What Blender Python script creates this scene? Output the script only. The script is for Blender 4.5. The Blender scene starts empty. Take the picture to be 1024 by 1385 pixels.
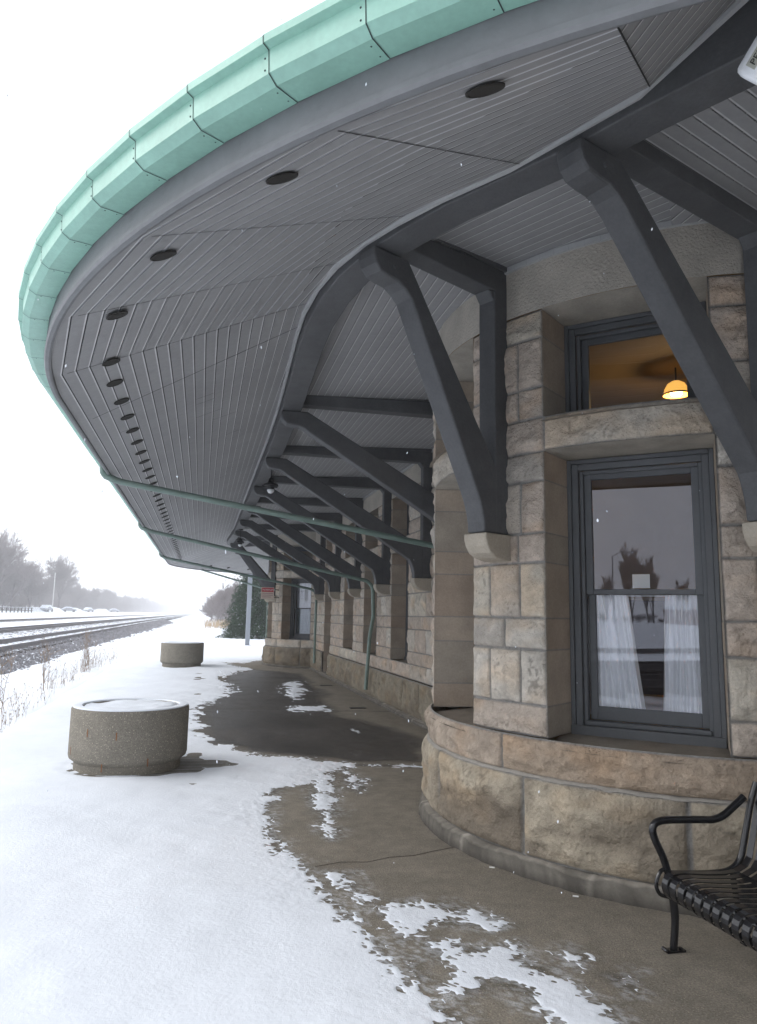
import bpy, bmesh, math, random
import numpy as np
from math import radians, sin, cos, pi, sqrt, atan2
from mathutils import Vector, Matrix
random.seed(7); rng = np.random.default_rng(7)
S = bpy.context.scene
COL = S.collection

# ------------------------------------------------------------------ camera
cam_d = bpy.data.cameras.new('camera'); cam = bpy.data.objects.new('camera', cam_d); COL.objects.link(cam)
F_PX, W_PX, H_PX = 1000.0, 1024.0, 1385.0
yaw, pit, rol = radians(13.196), radians(8.591), radians(1.1)
Fw = Vector((sin(yaw)*cos(pit), cos(yaw)*cos(pit), sin(pit)))
Rt = Vector((cos(yaw), -sin(yaw), 0)); Up = Rt.cross(Fw)
Xc = Rt*cos(rol) + Up*sin(rol); Yc = Up*cos(rol) - Rt*sin(rol)
cam.matrix_world = Matrix(((Xc.x, Yc.x, -Fw.x, 0), (Xc.y, Yc.y, -Fw.y, 0), (Xc.z, Yc.z, -Fw.z, 1.6), (0, 0, 0, 1)))
cam_d.sensor_fit = 'VERTICAL'; cam_d.sensor_height = 24.0
cam_d.lens = 24.0*F_PX/H_PX
cam_d.shift_y = -((H_PX/2 - 682.5)/H_PX)
cam_d.clip_start = 0.05; cam_d.clip_end = 6000
S.camera = cam

# ------------------------------------------------------------------ world, sun, exposure
SUN_EL, SUN_AZ = radians(42), radians(285)      # azimuth clockwise from +Y: behind and left of the camera
w = bpy.data.worlds.new('World'); S.world = w; w.use_nodes = True
nt = w.node_tree; bg = nt.nodes['Background']
sky = nt.nodes.new('ShaderNodeTexSky'); sky.sky_type = 'NISHITA'; sky.sun_disc = False
sky.sun_elevation = SUN_EL; sky.sun_rotation = SUN_AZ; sky.air_density = 1.0; sky.dust_density = 6.0; sky.ozone_density = 1.0
hs = nt.nodes.new('ShaderNodeHueSaturation'); hs.inputs['Saturation'].default_value = 0.22; hs.inputs['Value'].default_value = 1.0
nt.links.new(sky.outputs[0], hs.inputs['Color'])
cl = nt.nodes.new('ShaderNodeMix'); cl.data_type = 'RGBA'; cl.inputs['Factor'].default_value = .72; cl.inputs['B'].default_value = (9.0, 9.35, 10.0, 1)   # closed cloud deck
nt.links.new(hs.outputs[0], cl.inputs['A']); nt.links.new(cl.outputs['Result'], bg.inputs['Color'])
bg.inputs['Strength'].default_value = 0.15
sun_d = bpy.data.lights.new('sun', 'SUN'); sun = bpy.data.objects.new('sun', sun_d); COL.objects.link(sun)
sun_d.energy = 0.8; sun_d.angle = radians(40); sun_d.color = (1.0, 0.97, 0.93)
sd = Vector((sin(SUN_AZ)*cos(SUN_EL), cos(SUN_AZ)*cos(SUN_EL), sin(SUN_EL)))
sun.rotation_euler = sd.to_track_quat('Z', 'Y').to_euler()
S.view_settings.view_transform = 'Standard'; S.view_settings.look = 'None'
S.view_settings.gamma = 1; S.view_settings.exposure = 0.27
S.cycles.max_bounces = 9; S.cycles.diffuse_bounces = 5; S.cycles.glossy_bounces = 4
S.cycles.transmission_bounces = 6; S.cycles.transparent_max_bounces = 12; S.cycles.volume_bounces = 3
S.cycles.use_denoising = True
try: S.cycles.denoiser = 'OPENIMAGEDENOISE'
except Exception: pass
S.cycles.sample_clamp_indirect = 4

# ------------------------------------------------------------------ helpers
def vnoise(P, seed=0):
    P = np.asarray(P, float); I = np.floor(P).astype(np.int64); f = P - I; f = f*f*(3-2*f)
    def h(i, j, k):
        n = (i*73856093) ^ (j*19349663) ^ (k*83492791) ^ (seed*2654435761)
        n = n & 0xffffffff; n = ((n ^ (n >> 15))*2246822519) & 0xffffffff; n = ((n ^ (n >> 13))*3266489917) & 0xffffffff
        return ((n ^ (n >> 16)) & 0xffffff)/float(0xffffff)
    r = 0
    for a in (0, 1):
        for b in (0, 1):
            for c in (0, 1):
                r = r + h(I[..., 0]+a, I[..., 1]+b, I[..., 2]+c)*np.where(a, f[..., 0], 1-f[..., 0])*np.where(b, f[..., 1], 1-f[..., 1])*np.where(c, f[..., 2], 1-f[..., 2])
    return r
def fbm(P, seed=0, oct=4, g=0.5):
    P = np.asarray(P, float); a = 1; s = 0; t = 0
    for o in range(oct):
        s = s + a*vnoise(P*(2.03**o), seed+o*17); t += a; a *= g
    return s/t

def setp(o, label=None, cat=None, group=None, kind=None):
    if label: o['label'] = label
    if cat: o['category'] = cat
    if group: o['group'] = group
    if kind: o['kind'] = kind
    return o
def link(name, data, parent=None, mat=None):
    o = bpy.data.objects.new(name, data); COL.objects.link(o)
    if parent: o.parent = parent
    if mat is not None:
        for m in (mat if isinstance(mat, (list, tuple)) else [mat]): data.materials.append(m)
    return o
def empty(name, loc=(0, 0, 0), **k):
    o = bpy.data.objects.new(name, None); COL.objects.link(o); o.location = loc; o.empty_display_size = 0.2
    return setp(o, **k)
def bevel(o, wd=0.008, seg=2, ang=35):
    m = o.modifiers.new('bevel', 'BEVEL'); m.width = wd; m.segments = seg; m.limit_method = 'ANGLE'; m.angle_limit = radians(ang)
    return o

class MB:
    """collects vertices / faces (+ vertex colour) into one mesh"""
    def __init__(s): s.v = []; s.f = []; s.c = []; s.m = []; s.mi = 0
    def add(s, v, f, c=(1, 1, 1)):
        b = len(s.v); f = list(f); s.m += [s.mi]*len(f); s.v += [tuple(p) for p in v]; s.f += [tuple(i+b for i in q) for q in f]; s.c += [tuple(c)]*len(v)
    def box(s, o, x, y, z, c=(1, 1, 1)):
        """box from origin corner o with edge vectors x,y,z"""
        o, x, y, z = Vector(o), Vector(x), Vector(y), Vector(z)
        v = [o, o+x, o+x+y, o+y, o+z, o+x+z, o+x+y+z, o+y+z]
        f = [(0, 3, 2, 1), (4, 5, 6, 7), (0, 1, 5, 4), (1, 2, 6, 5), (2, 3, 7, 6), (3, 0, 4, 7)]
        if x.cross(y).dot(z) < 0: f = [q[::-1] for q in f]
        s.add(v, f, c)
    def cbox(s, x0, x1, y0, y1, z0, z1, c=(1, 1, 1)): s.box((x0, y0, z0), (x1-x0, 0, 0), (0, y1-y0, 0), (0, 0, z1-z0), c)
    def tube(s, pts, r, n=8, c=(1, 1, 1), cap=True, up=None):
        pts = [Vector(p) for p in pts]; m = len(pts)
        rs = r if isinstance(r, (list, tuple)) else [r]*m
        v = []; pn = None
        for i, p in enumerate(pts):
            t = (pts[min(i+1, m-1)] - pts[max(i-1, 0)]).normalized()
            if pn is None:
                a = Vector(up) if up else (Vector((0, 0, 1)) if abs(t.z) < .9 else Vector((1, 0, 0)))
                pn = t.cross(a).normalized()
            pn = (pn - t*pn.dot(t)).normalized(); q = t.cross(pn)
            for k in range(n):
                a = 2*pi*k/n; v.append(p + (pn*cos(a)+q*sin(a))*rs[i])
        f = [(i*n+k, i*n+(k+1) % n, (i+1)*n+(k+1) % n, (i+1)*n+k) for i in range(m-1) for k in range(n)]
        if cap: f += [tuple(range(n))[::-1], tuple((m-1)*n+k for k in range(n))]
        s.add(v, f, c)
    def lathe(s, c0, prof, n=48, c=(1, 1, 1), ax=(0, 0, 1), cap=False):
        ax = Vector(ax).normalized(); a = Vector((1, 0, 0)) if abs(ax.x) < .9 else Vector((0, 1, 0))
        e1 = ax.cross(a).normalized(); e2 = ax.cross(e1); c0 = Vector(c0)
        v = [c0 + ax*z + (e1*cos(2*pi*k/n)+e2*sin(2*pi*k/n))*r for r, z in prof for k in range(n)]
        m = len(prof)
        f = [(i*n+k, i*n+(k+1) % n, (i+1)*n+(k+1) % n, (i+1)*n+k) for i in range(m-1) for k in range(n)]
        if cap: f += [tuple(range(n))[::-1], tuple((m-1)*n+k for k in range(n))]
        s.add(v, f, c)
    def prism(s, poly, fn, w0, w1, c=(1, 1, 1)):
        """poly of (a,b) extruded from w0 to w1; fn(a,b,w)->xyz"""
        n = len(poly); v = [fn(a, b, w0) for a, b in poly] + [fn(a, b, w1) for a, b in poly]
        f = [tuple(range(n))[::-1], tuple(range(n, 2*n))] + [(i, (i+1) % n, n+(i+1) % n, n+i) for i in range(n)]
        s.add(v, f, c)
    def build(s, name, mat=None, parent=None, smooth=False, recalc=True):
        me = bpy.data.meshes.new(name); me.from_pydata(s.v, [], s.f)
        if s.mi: me.polygons.foreach_set('material_index', s.m)
        if any(c != (1, 1, 1) for c in s.c[:: max(1, len(s.c)//500)]):
            at = me.color_attributes.new('col', 'FLOAT_COLOR', 'POINT')
            at.data.foreach_set('color', np.c_[np.array(s.c, float), np.ones(len(s.c))].astype(np.float32).ravel())
        if recalc: bm = bmesh.new(); bm.from_mesh(me); bmesh.ops.recalc_face_normals(bm, faces=bm.faces); bm.to_mesh(me); bm.free()
        if smooth:
            me.polygons.foreach_set('use_smooth', [True]*len(me.polygons))
            try: me.set_sharp_from_angle(angle=radians(40))
            except Exception: pass
        return link(name, me, parent, mat)

class GM:
    """fast accumulation of numpy grids"""
    def __init__(s): s.v = []; s.q = []; s.c = []; s.n = 0
    def grid(s, P, C, keep=None, flip=False):
        r, c = P.shape[:2]; idx = np.arange(r*c).reshape(r, c)+s.n
        q = np.stack([idx[:-1, :-1], idx[1:, :-1], idx[1:, 1:], idx[:-1, 1:]], -1)
        if flip: q = q[..., ::-1]
        q = q.reshape(-1, 4)
        if keep is not None: q = q[keep.ravel()]
        s.v.append(P.reshape(-1, 3)); s.c.append(np.broadcast_to(C, P.shape).reshape(-1, 3)); s.q.append(q); s.n += r*c
    def build(s, name, mat, parent=None, smooth=True):
        V = np.concatenate(s.v).astype(np.float32); Q = np.concatenate(s.q).astype(np.int32); C = np.concatenate(s.c)
        me = bpy.data.meshes.new(name); me.vertices.add(len(V)); me.vertices.foreach_set('co', V.ravel())
        me.loops.add(Q.size); me.loops.foreach_set('vertex_index', Q.ravel())
        me.polygons.add(len(Q)); me.polygons.foreach_set('loop_start', np.arange(0, Q.size, 4, dtype=np.int32))
        me.update(calc_edges=True)
        me.polygons.foreach_set('use_smooth', np.full(len(Q), smooth))
        at = me.color_attributes.new('col', 'FLOAT_COLOR', 'POINT')
        at.data.foreach_set('color', np.c_[C, np.ones(len(C))].astype(np.float32).ravel())
        me.validate(); me.update()
        return link(name, me, parent, mat)

# ------------------------------------------------------------------ materials
def mat(name, col=(.5, .5, .5), rough=.8, attr=False, noise=None, bump=None, metal=0, spec=.4, extra=None):
    """noise=(scale, amount[, dark tint]) multiplies the colour; bump=(scale, dist)"""
    m = bpy.data.materials.new(name); m.use_nodes = True; n = m.node_tree.nodes; l = m.node_tree.links
    b = n['Principled BSDF']; b.inputs['Roughness'].default_value = rough; b.inputs['Metallic'].default_value = metal
    b.inputs['Specular IOR Level'].default_value = spec
    tc = n.new('ShaderNodeTexCoord'); out = None
    if attr:
        a = n.new('ShaderNodeAttribute'); a.attribute_name = 'col'; out = a.outputs['Color']
    else:
        r = n.new('ShaderNodeRGB'); r.outputs[0].default_value = (*col, 1); out = r.outputs[0]
    for nz in (noise if isinstance(noise, list) else ([noise] if noise else [])):
        t = n.new('ShaderNodeTexNoise'); t.inputs['Scale'].default_value = nz[0]; t.inputs['Detail'].default_value = 6; t.inputs['Roughness'].default_value = .65
        l.new(tc.outputs['Object'], t.inputs['Vector'])
        mr = n.new('ShaderNodeMapRange'); mr.inputs['From Min'].default_value = .3; mr.inputs['From Max'].default_value = .7
        mr.inputs['To Min'].default_value = 1-nz[1]; mr.inputs['To Max'].default_value = 1+nz[1]*.6
        l.new(t.outputs[0], mr.inputs['Value'])
        mx = n.new('ShaderNodeMix'); mx.data_type = 'RGBA'; mx.blend_type = 'MULTIPLY'; mx.inputs['Factor'].default_value = 1
        l.new(out, mx.inputs['A']); l.new(mr.outputs[0], mx.inputs['B']); out = mx.outputs['Result']
    if extra: out = extra(n, l, tc, out, b)
    l.new(out, b.inputs['Base Color'])
    if bump:
        last = None
        for sc, ds in (bump if isinstance(bump, list) else [bump]):
            t = n.new('ShaderNodeTexNoise'); t.inputs['Scale'].default_value = sc; t.inputs['Detail'].default_value = 5
            l.new(tc.outputs['Object'], t.inputs['Vector'])
            bp = n.new('ShaderNodeBump'); bp.inputs['Distance'].default_value = ds; bp.inputs['Strength'].default_value = 1
            l.new(t.outputs[0], bp.inputs['Height'])
            if last: l.new(last, bp.inputs['Normal'])
            last = bp.outputs[0]
        l.new(last, b.inputs['Normal'])
    return m
def speckle(scale, thr, col, rand=True):
    def f(n, l, tc, out, b):
        v = n.new('ShaderNodeTexVoronoi'); v.inputs['Scale'].default_value = scale; l.new(tc.outputs['Object'], v.inputs['Vector'])
        sp = n.new('ShaderNodeSeparateColor'); l.new(v.outputs['Color'], sp.inputs[0])
        lt = n.new('ShaderNodeMath'); lt.operation = 'LESS_THAN'; lt.inputs[1].default_value = thr; l.new(sp.outputs[0], lt.inputs[0])
        ml = n.new('ShaderNodeMath'); ml.operation = 'LESS_THAN'; ml.inputs[1].default_value = .35; l.new(v.outputs['Distance'], ml.inputs[0])
        mu = n.new('ShaderNodeMath'); mu.operation = 'MULTIPLY'; l.new(lt.outputs[0], mu.inputs[0]); l.new(ml.outputs[0], mu.inputs[1])
        mx = n.new('ShaderNodeMix'); mx.data_type = 'RGBA'; mx.inputs['B'].default_value = (*col, 1)
        l.new(mu.outputs[0], mx.inputs['Factor']); l.new(out, mx.inputs['A']); return mx.outputs['Result']
    return f
M = {}
M['stone'] = mat('sandstone', attr=True, rough=.92, noise=[(3.5, .14), (26, .14), (160, .16)], bump=[(13, .030), (50, .013), (200, .0035)], spec=.2)
M['dress'] = mat('dressed_sandstone', attr=True, rough=.9, noise=[(4, .15), (60, .12)], bump=[(90, .0025), (350, .001)], spec=.2)
M['frieze'] = mat('tooled_stone', attr=True, rough=.93, noise=[(2.5, .15), (50, .1)], bump=[(55, .012), (200, .003)], spec=.2)
M['paint'] = mat('grey_paint', (.100, .102, .107), .62, noise=[(1.6, .22), (9, .14), (60, .12)], bump=[(8, .004), (70, .0015)], spec=.35)
M['frame'] = mat('grey_frame_paint', (.100, .106, .114), .5, noise=[(3, .12), (40, .06)], bump=(90, .0006), spec=.4)
M['soffit'] = mat('soffit_paint', attr=True, rough=.6, noise=[(1.1, .10), (22, .07)], bump=(60, .0008), spec=.3)
M['trim'] = mat('trim_paint', (.42, .425, .43), .6, noise=[(2, .1)], bump=(30, .001))
M['green'] = mat('green_gutter_metal', (.30, .54, .445), .42, noise=[(1.1, .12), (7, .09), (45, .07)], bump=(6, .002), spec=.5)
M['seam'] = mat('sealant', (.035, .05, .05), .8)
M['pipe'] = mat('green_pipe_metal', (.18, .25, .22), .45, noise=[(6, .2)], spec=.5)
M['dark'] = mat('dark_metal', (.02, .02, .022), .5, spec=.4)
M['vent'] = mat('dark_vent_mesh', (.022, .02, .017), .8)
M['black'] = mat('black_gloss_paint', (.008, .008, .010), .22, noise=[(20, .3)], spec=.6, bump=(60, .0004))
M['planter'] = mat('exposed_aggregate', (.25, .228, .19), .9, noise=[(5, .15), (90, .35)], bump=[(120, .006), (40, .003)], extra=speckle(75, .22, (.42, .38, .31)), spec=.2)
def pavex(n, l, tc, out, b):
    s2 = n.new('ShaderNodeSeparateColor'); a = [x for x in n if x.type == 'ATTRIBUTE'][0]; l.new(a.outputs['Color'], s2.inputs[0])
    mr = n.new('ShaderNodeMapRange'); mr.inputs['From Min'].default_value = .05; mr.inputs['From Max'].default_value = .13; mr.inputs['To Min'].default_value = .45; mr.inputs['To Max'].default_value = .85
    l.new(s2.outputs[0], mr.inputs['Value']); l.new(mr.outputs[0], b.inputs['Roughness'])
    return speckle(110, .20, (.30, .26, .20))(n, l, tc, out, b)
M['pave'] = mat('concrete_paving', attr=True, rough=.85, noise=[(1.3, .16), (9, .2), (90, .42)], bump=[(110, .004), (5, .002)], extra=pavex, spec=.35)
M['curb'] = mat('curb_concrete', (.15, .145, .125), .9, noise=[(6, .3), (60, .2)], bump=[(30, .008), (150, .003)], spec=.2)
M['glass'] = None
M['room'] = mat('ochre_plaster', (.34, .24, .11), .8, noise=[(2, .15)])
M['wood'] = mat('varnished_wood', (.16, .085, .035), .5, noise=[(6, .3)])
M['white'] = mat('white_plastic', (.78, .80, .82), .35, noise=[(8, .05)], spec=.5)
M['paper'] = mat('white_card', (.8, .8, .78), .8)
M['red'] = mat('red_enamel', (.50, .03, .05), .5)
M['rust'] = mat('rail_steel', (.10, .088, .09), .55, noise=[(9, .3)], spec=.5)
M['railtop'] = M['rust']
M['tie'] = mat('tie_wood', (.035, .028, .025), .9, noise=[(12, .4)])
M['bark'] = mat('winter_bark', (.15, .13, .13), .95, noise=[(3, .25)])
M['twig'] = mat('winter_twigs', (.21, .178, .175), .95)
M['weed'] = mat('dry_weed', (.30, .23, .175), .9, noise=[(5, .3)])
M['needle'] = mat('spruce_needles', attr=True, rough=.8, spec=.3)
M['brown'] = mat('red_brown_boards', (.16, .035, .025), .8, noise=[(3, .2)])
M['pole'] = mat('grey_pole_metal', (.22, .24, .27), .6)
M['carpaint'] = mat('dull_car_paint', (.30, .31, .34), .4)
M['snow_roof'] = None

def snowmat(name, base=(.80, .84, .905)):
    m = mat(name, base, .75, noise=[(.7, .035), (9, .03)], bump=[(3, .006), (45, .003), (260, .002)], spec=.25)
    b = m.node_tree.nodes['Principled BSDF']
    b.inputs['Subsurface Weight'].default_value = 0.0
    return m
M['snow'] = snowmat('snow'); M['snow_roof'] = M['snow']
def ballastmat():
    m = mat('ballast_stone_with_snow', (.17, .16, .17), .9, bump=[(12, .05)], spec=.2)
    n = m.node_tree.nodes; l = m.node_tree.links; b = n['Principled BSDF']; tc = [x for x in n if x.type == 'TEX_COORD'][0]
    v = n.new('ShaderNodeTexVoronoi'); v.inputs['Scale'].default_value = 7.5; l.new(tc.outputs['Object'], v.inputs['Vector'])
    sp = n.new('ShaderNodeSeparateColor'); l.new(v.outputs['Color'], sp.inputs[0])
    t = n.new('ShaderNodeTexNoise'); t.inputs['Scale'].default_value = .9; t.inputs['Detail'].default_value = 3; l.new(tc.outputs['Object'], t.inputs['Vector'])
    a = n.new('ShaderNodeAttribute'); a.attribute_name = 'col'
    sa = n.new('ShaderNodeSeparateColor'); l.new(a.outputs['Color'], sa.inputs[0])
    ad = n.new('ShaderNodeMath'); ad.operation = 'MULTIPLY_ADD'; ad.inputs[1].default_value = .6; l.new(t.outputs[0], ad.inputs[0]); l.new(sa.outputs[0], ad.inputs[2])
    gt = n.new('ShaderNodeMath'); gt.operation = 'LESS_THAN'; l.new(sp.outputs[0], gt.inputs[0]); l.new(ad.outputs[0], gt.inputs[1])
    c1 = n.new('ShaderNodeMix'); c1.data_type = 'RGBA'; c1.inputs['A'].default_value = (.10, .095, .105, 1); c1.inputs['B'].default_value = (.26, .25, .26, 1); l.new(sp.outputs[1], c1.inputs['Factor'])
    c2 = n.new('ShaderNodeMix'); c2.data_type = 'RGBA'; c2.inputs['B'].default_value = (.78, .82, .88, 1); l.new(gt.outputs[0], c2.inputs['Factor']); l.new(c1.outputs['Result'], c2.inputs['A'])
    l.new(c2.outputs['Result'], b.inputs['Base Color']); return m
M['ballast'] = ballastmat()
def glassmat():
    m = bpy.data.materials.new('window_glass'); m.use_nodes = True; n = m.node_tree.nodes; l = m.node_tree.links; n.clear()
    o = n.new('ShaderNodeOutputMaterial'); mx = n.new('ShaderNodeMixShader'); t = n.new('ShaderNodeBsdfTransparent'); g = n.new('ShaderNodeBsdfGlossy')
    g.inputs['Roughness'].default_value = 0.0; g.inputs['Color'].default_value = (.90, .91, 1, 1); t.inputs['Color'].default_value = (.96, .97, .97, 1)
    fr = n.new('ShaderNodeFresnel'); fr.inputs['IOR'].default_value = 1.95
    tc = n.new('ShaderNodeTexCoord'); nz = n.new('ShaderNodeTexNoise'); nz.inputs['Scale'].default_value = 2.2; nz.inputs['Detail'].default_value = 1; l.new(tc.outputs['Object'], nz.inputs['Vector'])
    bp = n.new('ShaderNodeBump'); bp.inputs['Distance'].default_value = .0004; l.new(nz.outputs[0], bp.inputs['Height']); l.new(bp.outputs[0], g.inputs['Normal'])
    l.new(fr.outputs[0], mx.inputs[0]); l.new(t.outputs[0], mx.inputs[1]); l.new(g.outputs[0], mx.inputs[2]); l.new(mx.outputs[0], o.inputs[0]); return m
M['glass'] = glassmat()
def sheer():
    m = bpy.data.materials.new('sheer_curtain'); m.use_nodes = True; n = m.node_tree.nodes; l = m.node_tree.links; n.clear()
    o = n.new('ShaderNodeOutputMaterial'); d = n.new('ShaderNodeBsdfDiffuse'); d.inputs[0].default_value = (.92, .94, .97, 1)
    tl = n.new('ShaderNodeBsdfTranslucent'); tl.inputs[0].default_value = (.7, .7, .7, 1); t = n.new('ShaderNodeBsdfTransparent')
    a = n.new('ShaderNodeMixShader'); a.inputs[0].default_value = .12; b = n.new('ShaderNodeMixShader'); b.inputs[0].default_value = .03
    l.new(d.outputs[0], a.inputs[1]); l.new(tl.outputs[0], a.inputs[2]); l.new(a.outputs[0], b.inputs[1]); l.new(t.outputs[0], b.inputs[2]); l.new(b.outputs[0], o.inputs[0]); return m
M['sheer'] = sheer()
def emit(name, col, st):
    m = bpy.data.materials.new(name); m.use_nodes = True; n = m.node_tree.nodes
    b = n['Principled BSDF']; b.inputs['Base Color'].default_value = (*col, 1); b.inputs['Emission Color'].default_value = (*col, 1); b.inputs['Emission Strength'].default_value = st; return m
M['lampglow'] = emit('lit_lamp_shade', (1.0, .52, .10), .9); M['bulb'] = emit('lit_bulb', (1, .75, .35), 9)

# ------------------------------------------------------------------ plan geometry
CT = np.array([4.0, 5.65]); RT = 2.10            # near round bay
CF = np.array([4.22, 24.6]); RF = 2.10           # far round bay
CC = np.array([4.28, 5.75]); RE = 5.39           # centre of the canopy end curve, outer radius
XW = 3.35                                        # face of the long wall
ZS = [.60, .84, 1.04, 1.40, 1.61, 1.98, 2.18, 2.54, 2.74, 2.98, 3.20, 3.56, 3.76, 4.25]

def cyl(C, R):
    def f(a, z, d):      # a in degrees; 0 faces the tracks, positive towards the camera
        t = np.radians(a); return np.stack([C[0]-(R+d)*np.cos(t), C[1]-(R+d)*np.sin(t), z+0*t], -1)
    return f
def flat(a, z, d): return np.stack([XW-d+0*a, a+0*z, z+0*a], -1)

PAL = np.array([[.59, .535, .465], [.55, .49, .42], [.62, .575, .51], [.53, .455, .385], [.57, .485, .41], [.60, .545, .46], [.48, .44, .39]])
MORT = np.array([.30, .29, .275])
def block(g, surf, a0, a1, z0, z1, scale, seed, bulge=.03, res=.014, tint=None, j=.010, rough=1.0, backset=0.0, stain=0.0, lip=None):
    """one rock-faced ashlar with half its joints. scale = metres per unit of a"""
    W = abs(a1-a0)*scale; H = z1-z0
    nu = max(4, int(W/res)); nv = max(4, int(H/res))
    u = np.linspace(0, 1, nu+1); v = np.linspace(0, 1, nv+1)
    # denser at the joints
    def den(t, L):
        e = min(.45, 2.2*j/L); k = max(3, int(len(t)*.72)); mid = np.linspace(e, 1-e, k); ed = np.linspace(0, e, 4)[:-1]
        return np.concatenate([ed, mid, 1-ed[::-1]])
    u = den(u, W); v = den(v, H)
    U, V = np.meshgrid(u, v, indexing='ij')
    wob = (fbm(np.stack([U*W*7+seed, V*H*7, 0*U+seed*3.1], -1), 5, 2)-.5)*.012
    ed = np.minimum(np.minimum(U, 1-U)*W, np.minimum(V, 1-V)*H)
    ee = ed + wob*(ed > .003)
    k = np.clip((ee-j*.5)/(j*.9), 0, 1); k = k*k*(3-2*k)
    body = np.clip((ee-j)/.07, 0, 1)**.55
    P3 = np.stack([U*W*3.2+seed*1.7, V*H*5.5, 0*U+seed*.37], -1)
    n1 = fbm(P3, 11, 4); n2 = fbm(P3*3.1, 23, 3)
    ridge = 1-np.abs(2*fbm(P3*1.3+9, 31, 3)-1)
    r2 = 1-np.abs(2*fbm(P3*2.4+5, 37, 2)-1)
    rel = bulge*(.60+2.2*(n1-.5)) + .020*rough*(n2-.5) + .026*rough*(np.clip(ridge, .55, 1)-.8)*1.6 + .014*rough*(np.clip(r2, .6, 1)-.8)
    d = -.012 + k*(.012 + body*rel) + backset
    if tint is None:
        tint = PAL[int(vnoise(np.array([seed*1.3, seed*.7, 2.1]))*6.999)]
    ns_ = max(5, int(W*H/.006)); rs_ = np.random.default_rng(int(seed*10)+7)
    sxy = rs_.random((ns_, 2))*np.array([W, H]); sl = rs_.normal(0, .17, (ns_, 2)); sh_ = rs_.normal(0, .007, ns_)
    wx = U*W+(fbm(P3*2.2+3, 13, 2)-.5)*.07; wy = V*H+(fbm(P3*2.2+8, 14, 2)-.5)*.07
    D_ = (wx[..., None]-sxy[:, 0])**2+((wy[..., None]-sxy[:, 1])*1.5)**2; ni = np.argmin(D_, -1)
    fac = sh_[ni]+sl[ni, 0]*(wx-sxy[ni, 0])+sl[ni, 1]*(wy-sxy[ni, 1]); rel = rel+np.clip(fac, -.022, .022)*rough*1.1
    cn = fbm(np.stack([U*W*4+seed*2.3, V*H*7.5+.8*(wx-U*W)*20, 0*U+seed], -1), 17, 4); cr = np.exp(-((cn-.5)/.013)**2)*np.clip((fbm(P3*.8+20, 19, 2)-.47)*9, 0, 1)*np.clip((ee-j)/.02, 0, 1)
    rel = rel-.011*cr*rough
    c = np.array(tint)[None, None, :]*(1-.42*cr[..., None])*(1+.8*np.clip(fac, -.02, .02)[..., None]*8)*(1+.22*(n1[..., None]-.5)+.25*(n2[..., None]-.5))
    ochre = np.clip((fbm(P3*.9+40, 51, 3)-.52)*5, 0, 1)[..., None]*.38
    c = c*(1-ochre)+c*np.array([1.08, .85, .62])*ochre
    if stain > 0:
        st = np.clip((fbm(P3*.8+70, 61, 4)-.60+.42*(1-V)*(.4+1.0*vnoise(np.stack([U*W*2.2+seed, 0*U, 0*U+3.], -1))))*5, 0, 1)[..., None]*stain
        c = c*(1-st)+np.array([.17, .14, .11])*st
    m = k[..., None]; c = c*m + MORT*(1-m)
    A = a0+(a1-a0)*U
    g.grid(surf(A, z0+(z1-z0)*V, d), c, flip=(a1 < a0))

def jamb(g, p0, inward, side, z0, z1, depth, seed, res=.03, courses=ZS):
    """dressed jamb stones: p0 = corner on the wall face, inward into the wall, side into the opening"""
    zs = [z for z in courses if z0-.01 <= z <= z1+.01]
    for i in range(len(zs)-1):
        nu = max(3, int(depth/res)); H = zs[i+1]-zs[i]
        v = np.concatenate([[0, .006/H, .012/H, .02/H], np.linspace(.03/H, 1-.03/H, max(3, int(H/res))), [1-.02/H, 1-.012/H, 1-.006/H, 1]])
        U, V = np.meshgrid(np.linspace(0, 1, nu+1), v, indexing='ij')
        e = np.minimum(V, 1-V)*H; k = np.clip((e-.002)/.005, 0, 1)
        n1 = fbm(np.stack([U*depth*6+seed+i*7, V*H*6, 0*U+i], -1), 71, 3)
        d = -.002*(1-k)+.003*(n1-.5)
        P = np.array(p0)[None, None, :]+np.array(inward)*(U[..., None]*depth)+np.array(side)*d[..., None]
        P[..., 2] = zs[i]+V*H
        t = [np.array([.43, .35, .275]), np.array([.40, .32, .25]), np.array([.45, .375, .30]), np.array([.39, .34, .28])][(i*3+int(seed)) % 4]
        c = t*(1+.25*(n1[..., None]-.5)); c = c*k[..., None]+MORT*.9*(1-k[..., None])
        g.grid(P, c)

# ------------------------------------------------------------------ the station (one thing)
station = empty('station_building', (3.35, 7, 0), label='stone railway station with round corner bays and a deep grey boarded canopy edged in green', cat='station building')
stp = Matrix.Translation(Vector((3.35, 7, 0))).inverted()
def part(o, parent=None):
    o.parent = parent or station
    if not parent: o.matrix_parent_inverse = stp
    return o

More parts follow.
